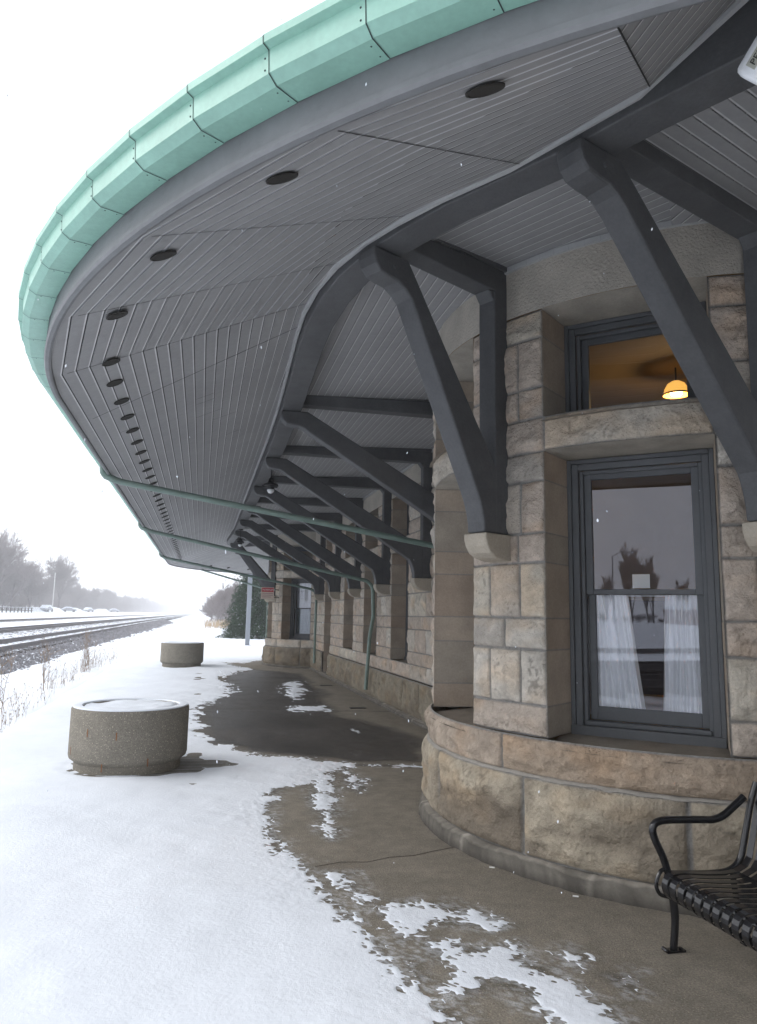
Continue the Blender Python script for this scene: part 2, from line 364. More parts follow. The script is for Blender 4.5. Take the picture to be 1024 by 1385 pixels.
def open_box(g, gd, C, R, th, half, zb, zt, depth, seed, splay=.055):
    """reveals of an opening in a round bay; returns frame origin, right vector, normal, half width"""
    t = radians(th); n = np.array([-cos(t), -sin(t), 0.]); r = np.array([sin(t), -cos(t), 0.])   # r points to growing theta
    pL = np.array([C[0]-R*cos(radians(th-half)), C[1]-R*sin(radians(th-half)), 0.]); pR = np.array([C[0]-R*cos(radians(th+half)), C[1]-R*sin(radians(th+half)), 0.])
    hw = R*sin(radians(half)); chord = R*cos(radians(half)); base = np.array([C[0], C[1], 0.])+n*(chord-depth)
    gd = GM(); sl = r*(splay/depth); jamb(gd, pL, -n+sl, r, zb, zt, depth, seed); jamb(gd, pR, -n-sl, -r, zb, zt, depth, seed+3)
    # horizontal reveals (curved front)
    for z, tilt in ((zb, -.045), (zt, 0)):
        s = np.linspace(-1, 1, 25); tt = np.linspace(0, 1, 10); Sg, T = np.meshgrid(s, tt, indexing='ij')
        x = Sg*hw; yf = np.sqrt((R+(.055 if z == zb else 0))**2-x*x); y0 = chord-depth
        Y = y0+(yf-y0)*T
        P = np.array([C[0], C[1], 0.])+r*x[..., None]+n*Y[..., None]; P[..., 2] = z + (tilt*T if z == zb else 0)
        nn = fbm(np.stack([x*8+seed, Y*8, 0*x], -1), 81, 3)
        P[..., 2] += (nn-.5)*.008
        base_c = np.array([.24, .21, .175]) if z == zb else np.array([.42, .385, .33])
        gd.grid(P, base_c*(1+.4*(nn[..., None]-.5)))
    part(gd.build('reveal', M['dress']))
    return base, r, n, hw-splay+.006

def window(base, r, n, hw, zb, zt, panes, parent_label, sash=True, rail=None, glass=True):
    """frame, sashes and panes set in an opening. local axes r (right), n (outward), z"""
    base, r, n = Vector(base), Vector(r), Vector(n)
    def bx(mb, x0, x1, y0, y1, z0, z1): mb.box(base+r*x0+n*y0+Vector((0, 0, z0)), r*(x1-x0), n*(y1-y0), Vector((0, 0, z1-z0)))
    f = MB()
    # stepped brickmould + casing
    for w_, y0, y1, o in ((.030, 0, .058, 0), (.045, 0, .044, .031), (.027, -.05, .010, .077)):
        bx(f, -hw+o, -hw+o+w_, y0, y1, zb, zt-o); bx(f, hw-o-w_, hw-o, y0, y1, zb, zt-o)
        bx(f, -hw+o+w_, hw-o-w_, y0, y1-.001, zt-o-w_, zt-o)
    bx(f, -hw+.002, hw-.002, -.04, .075, zb-.02, zb+.045)
    bx(f, -hw+.09, hw-.09, -.05, .03, zb+.046, zb+.075)
    o = part(bevel(f.build('window', M['frame']), .005)); o['label'] = parent_label
    i = .105
    def sashf(z0, z1, y, bot=.05, top=.05):
        s_ = MB(); w_ = .048
        bx(s_, -hw+i, -hw+i+w_, y-.035, y, z0, z1); bx(s_, hw-i-w_, hw-i, y-.035, y, z0, z1)
        bx(s_, -hw+i+w_, hw-i-w_, y-.034, y-.001, z0, z0+bot); bx(s_, -hw+i+w_, hw-i-w_, y-.034, y-.001, z1-top, z1)
        so = bevel(s_.build('sash', M['frame'], o), .004)
        if glass:
            p = MB(); a = base+r*(-hw+i+w_)+n*(y-.02)+Vector((0, 0, z0+bot)); ww = 2*(hw-i-w_); hh = z1-z0-bot-top
            p.add([a, a+r*ww, a+r*ww+Vector((0, 0, hh)), a+Vector((0, 0, hh))], [(0, 1, 2, 3)]); p.build('pane', M['glass'], o, recalc=False)
    if rail:
        sashf(zb+.075, rail+.02, -.06, .09, .035); sashf(rail-.02, zt-.095, -.015, .035, .045)
    else: sashf(zb+.07, zt-.095, -.03, .05, .05)
    return o

# openings of the near bay (theta of centre)
OPN = [-51.05, -2.25, 46.55, 95.35]; HALF = 14.75
g = GM(); gd = GM(); gp = GM(); gf = GM()
su = cyl(CT, RT); sc = RT*pi/180
def pier(g, surf, a0, a1, sc, seed, res, z_from=1):
    m = (a0+a1)/2; w_ = a1-a0
    pats = {2: [m-.21*w_, m+.20*w_], 3: [m], 4: [m-.21*w_, m+.20*w_], 5: [m+.18*w_], 6: [m+.22*w_], 7: [m-.2*w_], 8: [], 9: [m+.2*w_], 10: [m+.2*w_], 11: [m-.1*w_]}
    for i in range(z_from, 12):
        if i == 8 and False: continue
        js = [a0]+pats.get(i, [])+[a1]
        for q in range(len(js)-1):
            block(g, surf, js[q], js[q+1], ZS[i], ZS[i+1], sc, seed+i*5.3+q*2.1, bulge=.035, res=res)
res = .0105
A0, A1 = -75, 125
for k, th in enumerate(OPN):
    a0 = th+HALF; a1 = (OPN[k+1]-HALF) if k+1 < len(OPN) else A1
    pier(g, su, a0, min(a1, A1), sc, 10+k*37, res)
# lintels between lower window and transom light (span the opening, butt against the pier courses)
for k, th in enumerate(OPN):
    if True:
        block(g, su, th-HALF, th+HALF, 2.74, 2.98, sc, 60+k*3, bulge=.04, res=res, tint=(.54, .49, .42))
# sill course and plinth
for q, (a, b) in enumerate([(A0, -26), (-26, 22.2), (22.2, 72), (72, A1)]):
    block(g, cyl(CT, RT+.034), a, b, .60, .84, RT*pi/180, 101+q*9, bulge=.05, res=res, rough=1.5, tint=[(.48, .41, .33), (.47, .39, .315), (.46, .37, .285), (.47, .40, .32)][q])
for q, (a, b) in enumerate([(A0, -27), (-27, .2), (.2, 27.5), (27.5, 54.8), (54.8, 82), (82, A1)]):
    block(gp, cyl(CT, RT+.055), a, b, .105, .60, RT*pi/180, 203+q*11, bulge=.055, res=.012, j=.014, rough=.7, stain=[.5, .4, .75, .55, .45, .5][q], tint=(.47, .41, .32))
cap_ = GM(); U = np.linspace(A0, A1, 300)
P = np.stack([cyl(CT, rr)(U, np.full(300, z), np.zeros(300)) for rr, z in ((RT+.056, .592), (RT+.050, .603), (RT+.034, .611), (RT-.02, .614))], 1)
cap_.grid(P+(fbm(P*12, 5, 3)[..., None]-.5)*.022, np.array([.33, .31, .28])); part(cap_.build('bay_water_table', M['dress']))
# tooled frieze under the soffit
def frieze(g, surf, a0, a1, z0, z1, sc, res=.05):
    nu = max(2, int(abs(a1-a0)*sc/res)); U, V = np.meshgrid(np.linspace(a0, a1, nu), np.linspace(z0, z1, 12), indexing='ij')
    n1 = fbm(np.stack([U*sc*9, V*9, 0*U], -1), 91, 3); c = np.array([.47, .435, .38])*(1+.25*(n1[..., None]-.5))
    g.grid(surf(U, V, .004+(n1-.5)*.012), c, flip=(a1 < a0))
frieze(gf, cyl(CT, RT), A0, A1, 3.76, 4.30, sc)
BAYW = {}
for k, th in enumerate(OPN):
    b_, r_, n_, hw = open_box(g, gd, CT, RT, th, HALF, .84, 2.74, .43, 5+k*7)
    BAYW[k] = (b_, r_, n_, hw)
    window(b_, r_, n_, hw, .85, 2.735, 2, ['double hung window on the hidden side of the near bay', 'narrowly seen double hung window left of the first bracket', 'large double hung window with white tied curtains', 'window at the end of the near bay'][k], rail=1.80)
    b2, r2, n2, hw2 = open_box(g, gd, CT, RT, th, HALF, 2.98, 3.76, .43, 9+k*7)
    window(b2, r2, n2, hw2, 2.99, 3.755, 1, 'transom light above the double hung window')
part(g.build('bay_wall', M['stone'])); part(gp.build('bay_plinth', M['stone'])); part(gf.build('bay_frieze', M['frieze']))

# ---- the long wall
g = GM(); gd = GM(); gp = GM(); gf = GM()
OPW = [(11.98, 13.12), (14.25, 15.46), (16.56, 17.73)]; DOOR = (19.51, 20.60)
YS0, YS1 = 7.6, 22.6
edges = [YS0]+[e for o in OPW for e in o]+[DOOR[0], DOOR[1], YS1]
for k in range(0, len(edges), 2):
    a0, a1 = edges[k], edges[k+1]
    if a1-a0 > 2.2:
        m = [a0+i*(a1-a0)/3 for i in range(4)]
        for i in range(3): pier(g, flat, m[i+1], m[i], 1, 300+k*31+i*9, .03)
    else: pier(g, flat, a1, a0, 1, 300+k*31, .026)
for k, (a, b) in enumerate(OPW): block(g, flat, b, a, 2.74, 2.98, 1, 410+k, bulge=.04, res=.03, tint=(.54, .49, .42))
y = YS0; q = 0
while y < DOOR[0]-.05:
    y2 = min(y+[1.15, .8, 1.35, .95][q % 4], DOOR[0]); 
    if DOOR[0]-y2 < .4: y2 = DOOR[0]
    block(g, flat, y2, y, .60, .84, 1, 500+q*3, bulge=.05, res=.03, rough=1.4)
    block(gp, lambda a, z, d: flat(a, z, d+.05), y2+.2 if y2 < DOOR[0] else y2, y+(.2 if y > YS0 else 0), .05, .60, 1, 600+q*3, bulge=.06, res=.03, j=.012, stain=.5, tint=(.30, .265, .205))
    y = y2; q += 1
part(gp.build('plinth', M['stone'])); gp = GM()
block(g, flat, YS1, DOOR[1], .60, .84, 1, 555, bulge=.05, res=.03); block(gp, lambda a, z, d: flat(a, z, d+.05), YS1, DOOR[1], .05, .60, 1, 655, bulge=.06, res=.03, tint=(.30, .265, .205), stain=.5)
part(gp.build('plinth', M['stone']))
frieze(gf, flat, YS1, YS0, 3.76, 4.30, 1, .15)
for k, (a, b) in enumerate(OPW+[DOOR]):
    dr = (k == 3); zb = .05 if dr else .84
    n_ = np.array([-1., 0, 0]); r_ = np.array([0, -1., 0]); mid = (a+b)/2; hw = (b-a)/2
    for z0, z1 in ((zb, 2.74), (2.98, 3.76)):
        gd = GM()
        crs = ([.05, .35]+ZS) if dr else ZS
        jamb(gd, (XW, b, 0), -n_, r_, z0, z1, .33, 3+k*5, courses=crs); jamb(gd, (XW, a, 0), -n_, -r_, z0, z1, .33, 8+k*5, courses=crs)
        for z in (z0, z1):
            P = np.array([[[XW-.0, a, z-.02*(z == z0)], [XW-.0, b, z-.02*(z == z0)]], [[XW+.33, a, z], [XW+.33, b, z]]], float)
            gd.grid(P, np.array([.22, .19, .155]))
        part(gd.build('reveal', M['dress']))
    if dr: block(g, flat, b, a, 2.74, 2.98, 1, 433, bulge=.04, res=.03)
    base = (XW+.33, mid, 0)
    if dr:
        f = MB()
        for (x0, x1, y0, y1, z0, z1) in ((XW+.27, XW+.35, a, a+.09, .05, 2.74), (XW+.27, XW+.35, b-.09, b, .05, 2.74), (XW+.271, XW+.35, a+.09, b-.09, 2.65, 2.74)): f.cbox(x0, x1, y0, y1, z0, z1)
        dfr = part(bevel(f.build('door', M['frame']), .005)); dfr['label'] = 'grey panelled door between the farthest windows'
        f = MB(); f.cbox(XW+.31, XW+.36, a+.09, b-.09, .06, 2.65)
        for z0, z1 in ((.15, .9), (1.0, 2.5)): f.cbox(XW+.295, XW+.311, a+.2, b-.2, z0, z1)
        bevel(f.build('door_leaf', M['paint'], dfr), .004)
        window((XW+.33, mid, 0), r_, n_, hw, 2.99, 3.755, 1, 'transom light above the door')
    else:
        window(base, r_, n_, hw, .85, 2.735, 2, ['double hung window between first and second wall bracket', 'double hung window beside the bent green downpipe', 'double hung window nearest the door'][k], rail=1.80)
        window(base, r_, n_, hw, 2.99, 3.755, 1, 'transom light above the double hung window')
part(g.build('wall', M['stone'])); part(gf.build('wall_frieze', M['frieze']))

# ---- the far bay
g = GM(); gd = GM(); gp = GM(); gf = GM()
suf = cyl(CF, RF); scf = RF*pi/180; OPF = [-46.5, 2.25, 48.0]
bounds = [-80]+[x for o in OPF for x in (o-HALF, o+HALF)]+[80]
for k in range(0, len(bounds), 2): pier(g, suf, bounds[k], bounds[k+1], scf, 700+k*13, .035)
for k, th in enumerate(OPF): block(g, suf, th-HALF, th+HALF, 2.74, 2.98, scf, 760+k, bulge=.04, res=.035, tint=(.54, .49, .42))
for q in range(6):
    a, b = -80+q*27, min(-80+(q+1)*27, 80)
    block(g, cyl(CF, RF+.02), a, b, .60, .84, scf, 770+q, bulge=.05, res=.035); block(gp, cyl(CF, RF+.055), a, b, .05, .60, scf, 780+q, bulge=.06, res=.035, stain=.6, tint=(.28, .245, .19))
frieze(gf, suf, -80, 80, 3.76, 4.30, scf, .15)
for k, th in enumerate(OPF):
    b_, r_, n_, hw = open_box(g, gd, CF, RF, th, HALF, .84, 2.74, .43, 31+k*7); BAYW[10+k] = (b_, r_, n_, hw)
    window(b_, r_, n_, hw, .85, 2.735, 2, ['window on the far face of the far bay', 'window of the far bay facing the tracks', 'far bay window with white curtains facing the camera'][k], rail=1.80)
    b2, r2, n2, hw2 = open_box(g, gd, CF, RF, th, HALF, 2.98, 3.76, .43, 39+k*7); window(b2, r2, n2, hw2, 2.99, 3.755, 1, 'transom light of the far bay')
part(g.build('far_bay_wall', M['stone'])); part(gp.build('far_bay_plinth', M['stone'])); part(gf.build('far_bay_frieze', M['frieze']))

# ---- curb at the wall foot
cb = GM()
def curb(surf, a0, a1, sc_, top=.098, w_=.035, res=.03, n=None):
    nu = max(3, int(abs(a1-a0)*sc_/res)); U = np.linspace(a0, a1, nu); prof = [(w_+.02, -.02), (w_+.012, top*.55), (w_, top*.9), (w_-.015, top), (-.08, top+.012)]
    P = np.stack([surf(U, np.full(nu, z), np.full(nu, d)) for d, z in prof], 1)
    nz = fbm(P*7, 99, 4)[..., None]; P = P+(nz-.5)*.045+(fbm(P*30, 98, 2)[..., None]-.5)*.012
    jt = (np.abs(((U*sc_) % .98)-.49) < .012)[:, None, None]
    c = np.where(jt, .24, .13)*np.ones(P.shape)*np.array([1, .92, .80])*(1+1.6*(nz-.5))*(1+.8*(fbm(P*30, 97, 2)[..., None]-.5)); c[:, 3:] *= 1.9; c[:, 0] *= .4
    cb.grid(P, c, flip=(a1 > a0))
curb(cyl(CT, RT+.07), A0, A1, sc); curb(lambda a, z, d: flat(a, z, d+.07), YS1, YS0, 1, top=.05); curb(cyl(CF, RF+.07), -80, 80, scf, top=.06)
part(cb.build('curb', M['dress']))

# ---- interior so that the windows look into rooms
rm = MB()
rm.lathe((CT[0], CT[1], 0), [(1.58, .45), (1.58, .84), (1.60, .84)], 64)
rm.cbox(3.72, 9.0, 3.9, 26.5, .40, .45); 
rm.cbox(3.45, 9.0, 7.3, 26.5, 4.06, 4.10); rm.lathe((CT[0], CT[1], 4.05), [(0, 0), (2.0, 0), (2.0, .03), (0, .03)], 64); rm.cbox(4.0, 8.4, 3.7, 7.3, 4.061, 4.09)
t_ = radians(48.0); n_ = Vector((-cos(t_), -sin(t_), 0)); r_ = Vector((sin(t_), -cos(t_), 0)); rm.box(Vector((CF[0], CF[1], .4))+n_*.75-r_*.8, r_*1.6, n_*.05, (0, 0, 3.7)); rm.box(Vector((CF[0], CF[1], .4))+n_*.8-r_*.8, r_*.04, n_*.75, (0, 0, 3.7)); rm.box(Vector((CF[0], CF[1], .4))+n_*.8+r_*.76, r_*.04, n_*.75, (0, 0, 3.7))
rm.cbox(8.4, 8.5, 3.0, 26.5, .4, 4.3); rm.cbox(3.7, 9, 26.4, 26.5, .4, 4.3); rm.cbox(5.6, 8.5, 3.6, 3.7, .4, 4.3)
rm.cbox(3.7, 8.4, 9.6, 9.7, .45, 4.3); rm.cbox(3.7, 8.4, 21.6, 21.7, .45, 4.3)
part(rm.build('room_lining', M['room']))
wn = MB(); wn.cbox(8.36, 8.4, 3.7, 9.6, .45, 1.9); wn.cbox(3.7, 8.4, 9.55, 9.6, .45, 1.9); wn.cbox(5.6, 8.4, 3.7, 3.75, .45, 1.9); part(wn.build('lower_room_shade', M['tie']))  # dark lower walls added so the room stays dark below the lamp
rf_ = MB(); rf_.lathe((CT[0], CT[1], 0), [(0, .46), (1.6, .46)], 48); part(rf_.build('room_floor', M['tie']))

# ---- canopy: soffit facets, eave band, gutter, roof
ZE, KS = 3.14, .473
RI = 5.36
def zsof(r): return ZE+KS*(RI-r)
KS2 = .575
def zend(r): return ZE+KS2*(RI-r)
# path stations: (point on the circle centre line, outward direction, per-station stretch)
def station_pts():
    st = []
    for a in [126, 114, 102, 90, 78, 66, 54, 42, 30, 18, 6, -6]: st.append((CC, a))
    return st
YFAR = 24.35; CC2 = np.array([CC[0], YFAR])
secs = []
angs = [139, 127, 115, 103, 91, 79, 67, 51.8, 42, 30, 18, 6, -6]
def onray(C, a, r): return np.array([C[0]-r*cos(radians(a)), C[1]-r*sin(radians(a))])
# each sector: two joint lines; boards parallel to the chord.  joints given as functions radius->xy
joints = []
for a in angs:
    if a == -6: continue
    joints.append(lambda d, a=a: onray(CC, a, d/cos(radians(6))))
joints_s = [lambda d, y=y: np.array([CC[0]-d, y+(d-3.4)*0]) for y in (6.45,)]
BW = .0845
dvals = 5.362-BW*np.arange(25)[::-1]
sg = GM(); 
def sof_strip(Pa, Pb, d0, d1, zf, c, first_col):
    pass
def facet(ja, jb, seed, zf=zsof, dv=dvals, zg=None):
    zg = zg or zf
    """boards between two joint lines: flat board + groove relief, edge highlight painted in the colour"""
    for i in range(len(dv)-1):
        d0, d1 = dv[i], dv[i+1]; w_ = d1-d0
        tone = .315*(1+.10*(vnoise(np.array([seed*3.3, i*1.7, .5]))-.5))
        rows = [(d0, -.007, .03), (d0+.006, -.007, .03), (d0+.0065, 0, tone*1.0), (d0+.010, .0, tone*2.3), (d0+.016, 0, tone*1.6), (d0+.017, 0, tone), (d1-.0001, 0, tone)]  # paler bands are a painted edge highlight, the groove beside them painted dark
        P = []; Cc = []
        for d, dz, t in rows:
            a, b = ja(d), jb(d)
            ts = np.linspace(0, 1, 2 if zg is zf else 12)
            P.append([[a[0]+(b[0]-a[0])*t_, a[1]+(b[1]-a[1])*t_, zg(d)+(zf(d)-zg(d))*t_-dz] for t_ in ts]); Cc.append([[t*1.0, t*1.0, t*1.015]]*len(ts))
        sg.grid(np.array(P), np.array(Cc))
k51 = [i for i, a in enumerate([q_ for q_ in angs if q_ != -6]) if a == 51.8][0]
for k in range(k51, len(joints)-1): facet(joints[k], joints[k+1], 10+k, zg=zend if k == k51 else None)
S1X = cos(radians(51.8))/cos(radians(6))
def zs2(x): return min(4.12, ZE+KS2*(RI-(CC[0]-x)/S1X))
x_ = CC[0]-5.29*S1X
while x_ < 4.6:       # past the last mitre the boards run parallel to the tracks
    tone = .315*(1+.10*(vnoise(np.array([x_*21, 1.7, .5]))-.5)); P = []; Cc = []
    for u, dz, t in ((0, .007, .03), (.006, .007, .03), (.0065, 0, tone), (.010, 0, tone*2.3), (.016, 0, tone*1.6), (.017, 0, tone), (BW-.0001, 0, tone)):  # highlight on each board edge painted as paler bands beside the dark groove
        x = x_+u; d_ = (CC[0]-x)/S1X; ya = onray(CC, 51.8, max(d_, -1)/cos(radians(6)))[1]; yb = CC[1]-math.sqrt(max(.1, 5.36**2-(CC[0]-x)**2)); z = zs2(x)+dz
        P.append([[x, yb, z], [x, ya, z]]); Cc.append([[t*1.0, t, t*1.015]]*2)
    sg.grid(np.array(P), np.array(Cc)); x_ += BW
# last fan sector blends into the straight run
jl = lambda d: np.array([CC[0]-d, 6.4+(5.2-d)*(-.35)])
facet(joints[-1], jl, 40)
jf = lambda d: np.array([CC[0]-d, YFAR+.3])
facet(jl, jf, 50)
fj = [jf]+[lambda d, a=a: onray(CC2, -a, d/cos(radians(6))) for a in (18, 30, 42, 54, 66, 78, 90, 102, 114)]
fj[0] = lambda d: onray(CC2, -6, d/cos(radians(6)))
sg_near_last = None
facet(jf, fj[0], 51)
for k in range(len(fj)-1): facet(fj[k], fj[k+1], 60+k)
def seam(pa, pb, w_=.006):
    a, b = np.array(pa), np.array(pb); t = b-a; t /= np.linalg.norm(t); q_ = np.cross(t, [0, 0, 1.]); q_ *= w_/np.linalg.norm(q_); n_ = np.array([0, 0, -.0025])
    sg.grid(np.array([[a-q_+n_, a+q_+n_], [b-q_+n_, b+q_+n_]]), np.array([.02, .02, .02]))
for j_ in joints[k51:]+[jl]:
    pa, pb = j_(3.5), j_(5.25); zz = zend if j_ is joints[k51] else zsof; seam((*pa, zz(3.5)), (*pb, zz(5.25)), .003)
rs = random.Random(4)
for i in range(30):
    yy = rs.uniform(6.8, 24); d0 = dvals[rs.randrange(2, 20)]; d1 = d0+BW*rs.choice([1, 1, 2, 3]); seam((CC[0]-d0, yy, zsof(d0)), (CC[0]-d1, yy, zsof(d1)), .003)
soffit = part(sg.build('soffit', M['soffit'], smooth=False))

# smooth path of the eave: list of (C, angle) plus straight
def eave_path(step=3.8, a_start=140, full=True):
    pts = []
    n = int((a_start)/step)
    for i in range(n+1): a = a_start-i*step; pts.append((CC, a)) if a > 0 else None
    pts.append((CC, 0.0))
    ys = np.linspace(CC[1], YFAR, 8)[1:-1]
    for y_ in ys: pts.append((np.array([CC[0], y_]), 0.0))
    pts.append((CC2, 0.0))
    for i in range(1, int(120/6)): pts.append((CC2, -i*6.0))
    return pts
EP = eave_path()
def sweep(name, prof, mat_, path=EP, closed=False, smooth=False, lap=0.0):
    mb = MB(); m = len(prof)
    v = []
    for C, a in path:
        for r, z in prof: p = onray(C, a, r); v.append((p[0], p[1], z))
    f = []
    for i in range(len(path)-1):
        for k in range(m if closed else m-1): f.append((i*m+k, i*m+(k+1) % m, (i+1)*m+(k+1) % m, (i+1)*m+k))
    mb.add(v, f)
    return part(mb.build(name, mat_, smooth=smooth))
EPf = [(C, a) for C, a in EP]
fine = []
for a in np.arange(140, -.01, -1.9): fine.append((CC, float(a)))
for y_ in np.linspace(CC[1], YFAR, 12)[1:]: fine.append((np.array([CC[0], y_]), 0.0))
for a in np.arange(-2, -118, -2): fine.append((CC2, float(a)))
M['fascia'] = mat('fascia_paint', (.185, .190, .198), .6, noise=[(1.3, .14), (14, .10)], bump=[(6, .003), (60, .001)])
sweep('fascia', [(5.388, 3.33), (5.392, 3.30), (5.392, 3.16), (5.399, 3.155), (5.401, 3.135), (5.394, 3.122), (5.374, 3.119), (5.360, 3.126), (5.355, 3.17)], M['fascia'], fine)
# gutter: one piece per seam, each a slightly different pitch so the laps read
gut = MB(); seams_mb = gut; riv = gut
GP = [(5.395, 3.252), (5.494, 3.246), (5.530, 3.268), (5.534, 3.345), (5.560, 3.352), (5.562, 3.378), (5.545, 3.378)]
for i in range(len(EP)-1):
    (Ca, a), (Cb, b) = EP[i], EP[i+1]; v = []
    o0, o1 = .0, .003
    for (C, an, off) in ((Ca, a, o0), (Cb, b, o1)):
        for r, z in GP: p = onray(C, an, r+off); v.append((p[0], p[1], z-off*.3))
    m = len(GP); gut.mi = 0; gut.add(v, [(k, k+1, m+k+1, m+k) for k in range(m-1)])
    # dark lap line: a thin ribbon following the profile just proud of the metal
    v = []; pa = onray(Ca, a, 5.4)
    tdir = np.array([onray(Cb, b, 5.4)[0]-pa[0], onray(Cb, b, 5.4)[1]-pa[1]]); tdir = tdir/np.hypot(*tdir)
    for s_ in (-.0021, .0021):
        for r, z in GP:
            p = onray(Ca, a, r+.0035)+tdir*s_; v.append((p[0], p[1], z-.003))
    gut.mi = 1; seams_mb.add(v, [(k, k+1, m+k+1, m+k) for k in range(m-1)])
    for (r, z, nr) in ((5.42, 3.252, 0), (5.47, 3.2485, 0), (5.531, 3.285, 1), (5.533, 3.325, 1)):
        for s_ in ((.02,) if nr else (.022,)):
            p = onray(Ca, a, r)+tdir*s_; rad = onray(Ca, a, 1)-Ca
            ax = (0, 0, -1) if not nr else (rad[0], rad[1], 0)
            riv.lathe((p[0], p[1], z), [(0, .003), (.0027, .002), (.0038, 0)], 8, ax=ax)
gutter = part(gut.build('gutter', [M['green'], M['seam']]))
# roof above, snow covered
sweep('roof', [(5.55, 3.385), (5.36, 3.62), (5.15, 4.12), (4.4, 4.55), (3.2, 5.0), (1.2, 6.4), (.05, 7.3)], M['snow'], fine)

# ---- ring beam
BO = [(3.0, .45, 3.87), (2.62, 1.2, 3.87), (2.30, 1.78, 3.87), (2.04, 2.24, 3.87), (1.80, 2.66, 3.87), (1.64, 2.97, 3.87), (1.44, 3.28, 3.87), (1.20, 3.65, 3.87), (1.03, 3.98, 3.87), (.90, 4.27, 3.87), (.79, 4.65, 3.87), (.725, 5.05, 3.87), (.69, 5.58, 3.87), (.695, 6.1, 3.87), (.72, 6.8, 3.87), (.75, 7.6, 3.87), (.78, 8.6, 3.87), (.80, 10, 3.87)]
BO += [(.80, y_, 3.87) for y_ in (12, 14, 16, 18, 20, 22)]
BO += [(p[0], 2*15.05-p[1], p[2]) for p in BO[:18][::-1] if p[1] < 9.0][:9]
BO = [Vector(p) for p in BO]
def off(pts, k, d):
    t = (pts[min(k+1, len(pts)-1)]-pts[max(k-1, 0)]); n_ = Vector((t.y, -t.x, 0)).normalized(); return pts[k]+n_*d
def beam(name, mt, o0, o1, z0, ztopf):
    mb = MB(); v = []
    for k in range(len(BO)):
        a = off(BO, k, o0); b = off(BO, k, o1); zt = ztopf(k)
        v += [(a.x, a.y, BO[k].z+z0), (b.x, b.y, BO[k].z+z0), (b.x, b.y, zt), (a.x, a.y, zt)]
    f = [(i*4+k, i*4+(k+1) % 4, (i+1)*4+(k+1) % 4, (i+1)*4+k) for i in range(len(BO)-1) for k in range(4)]
    mb.add(v, f+[(0, 1, 2, 3)]); return part(bevel(mb.build(name, mt), .008))
def yclamp(y_): return CC[1] if y_ < CC[1] else (YFAR if y_ > YFAR else y_)
def rat(p): return math.hypot(p.x-CC[0], p.y-(yclamp(p.y)))
beam('ring_beam', M['paint'], 0, .215, 0, lambda k: BO[k].z+.42)
mb = MB(); v = []
for k in range(len(BO)):      # moulding where the boards meet the beam
    for dd, dz in ((.0, -.005), (-.012, -.026), (-.034, -.020), (-.042, .01)):
        p = off(BO, k, dd); r = rat(p); an = math.degrees(atan2(yclamp(p.y)-p.y, CC[0]-p.x)) if p.y < 6 else 0; kk = KS+(KS2-KS)*min(1, max(0, (an-42)/9.8)); v.append((p.x, p.y, max(zs2(p.x) if an > 51.8 else ZE+kk*(RI-r*cos(radians(3))), BO[k].z+.03)+dz))
f = [(i*4+k, i*4+k+1, (i+1)*4+k+1, (i+1)*4+k) for i in range(len(BO)-1) for k in range(3)]
mb.add(v, f); part(mb.build('beam_moulding', M['trim'], smooth=True))

# ---- inner soffit between beam and wall (boards follow the beam)
sg = GM()
def zin(x, y_):
    if 5 < y_: d = (x-.95)/2.3
    else:
        n_ = np.array([-.86, -.51]); d = -((np.array([x, y_])-np.array([1.2, 3.75]))@n_)/1.35
    return 4.05+.11*min(1, max(0, d))
def strips(o, d, q_, n_, t0f, t1f, zf):
    """boards starting at o, running along d, stacked along q_"""
    o, d, q_ = np.array(o, float), np.array(d, float), np.array(q_, float); d /= np.linalg.norm(d); q_ /= np.linalg.norm(q_)
    for i in range(n_):
        tone = .30*(1+.10*(vnoise(np.array([i*1.9, d[0]*7, .5]))-.5)); P = []; Cc = []
        for u, dz, t in ((0, .007, .045), (.004, .007, .045), (.0045, 0, tone), (.009, 0, tone*1.9), (.015, 0, tone*1.5), (.016, 0, tone), (BW-.0001, 0, tone)):  # light catching the board edges is painted in as paler bands
            w_ = i*BW+u; row = []; t0, t1 = t0f(w_), t1f(w_)
            for tt in np.linspace(t0, t1, 7): p = o+q_*w_+d*tt; row.append([p[0], p[1], zf(p, w_)+dz])
            P.append(row); Cc.append([[t*1.0, t, t*1.015]]*7)
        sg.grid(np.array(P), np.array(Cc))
def hit(o, d, q_, a, b):
    """distance along d from o+q_*w to the line a-b, as a function of w"""
    o, d, q_, a, b = [np.array(v, float) for v in (o, d, q_, a, b)]; d = d/np.linalg.norm(d); q_ = q_/np.linalg.norm(q_); e = b-a; nn_ = np.array([-e[1], e[0]])
    return lambda w_: float(((a-(o+q_*w_))@nn_)/(d@nn_))
T1a, T1b = (.885, 4.235), (2.05, 4.89); T2a, T2b = (1.60, 2.97), (3.31, 3.67)
o_ = (.72, 0); strips(o_, (0, 1), (1, 0), 33, hit(o_, (0, 1), (1, 0), T1a, T1b), lambda w_: 26.0, lambda p, w_: 4.05+.11*min(1, w_/2.5))
dB = np.array(T2a)-np.array(T1a); qB = np.array([-dB[1], dB[0]]); qB = qB if qB[0] > 0 else -qB; o_ = np.array(T1a)-qB/np.linalg.norm(qB)*.15
strips(o_, dB, qB, 22, hit(o_, dB, qB, T1a, T1b), hit(o_, dB, qB, T2a, T2b), lambda p, w_: 4.05+.11*min(1, w_/1.4))
dC = np.array(T2b)-np.array(T2a); qC = np.array([dC[1], -dC[0]]); o_ = np.array(T2a)-dC/np.linalg.norm(dC)*.12
strips(o_, dC, qC, 30, hit(o_, dC, qC, (1.75, 3.05), (3.12, .55)), lambda w_: 3.4, lambda p, w_: 4.05-.03*w_)
part(sg.build('inner_soffit', M['soffit'], smooth=False))
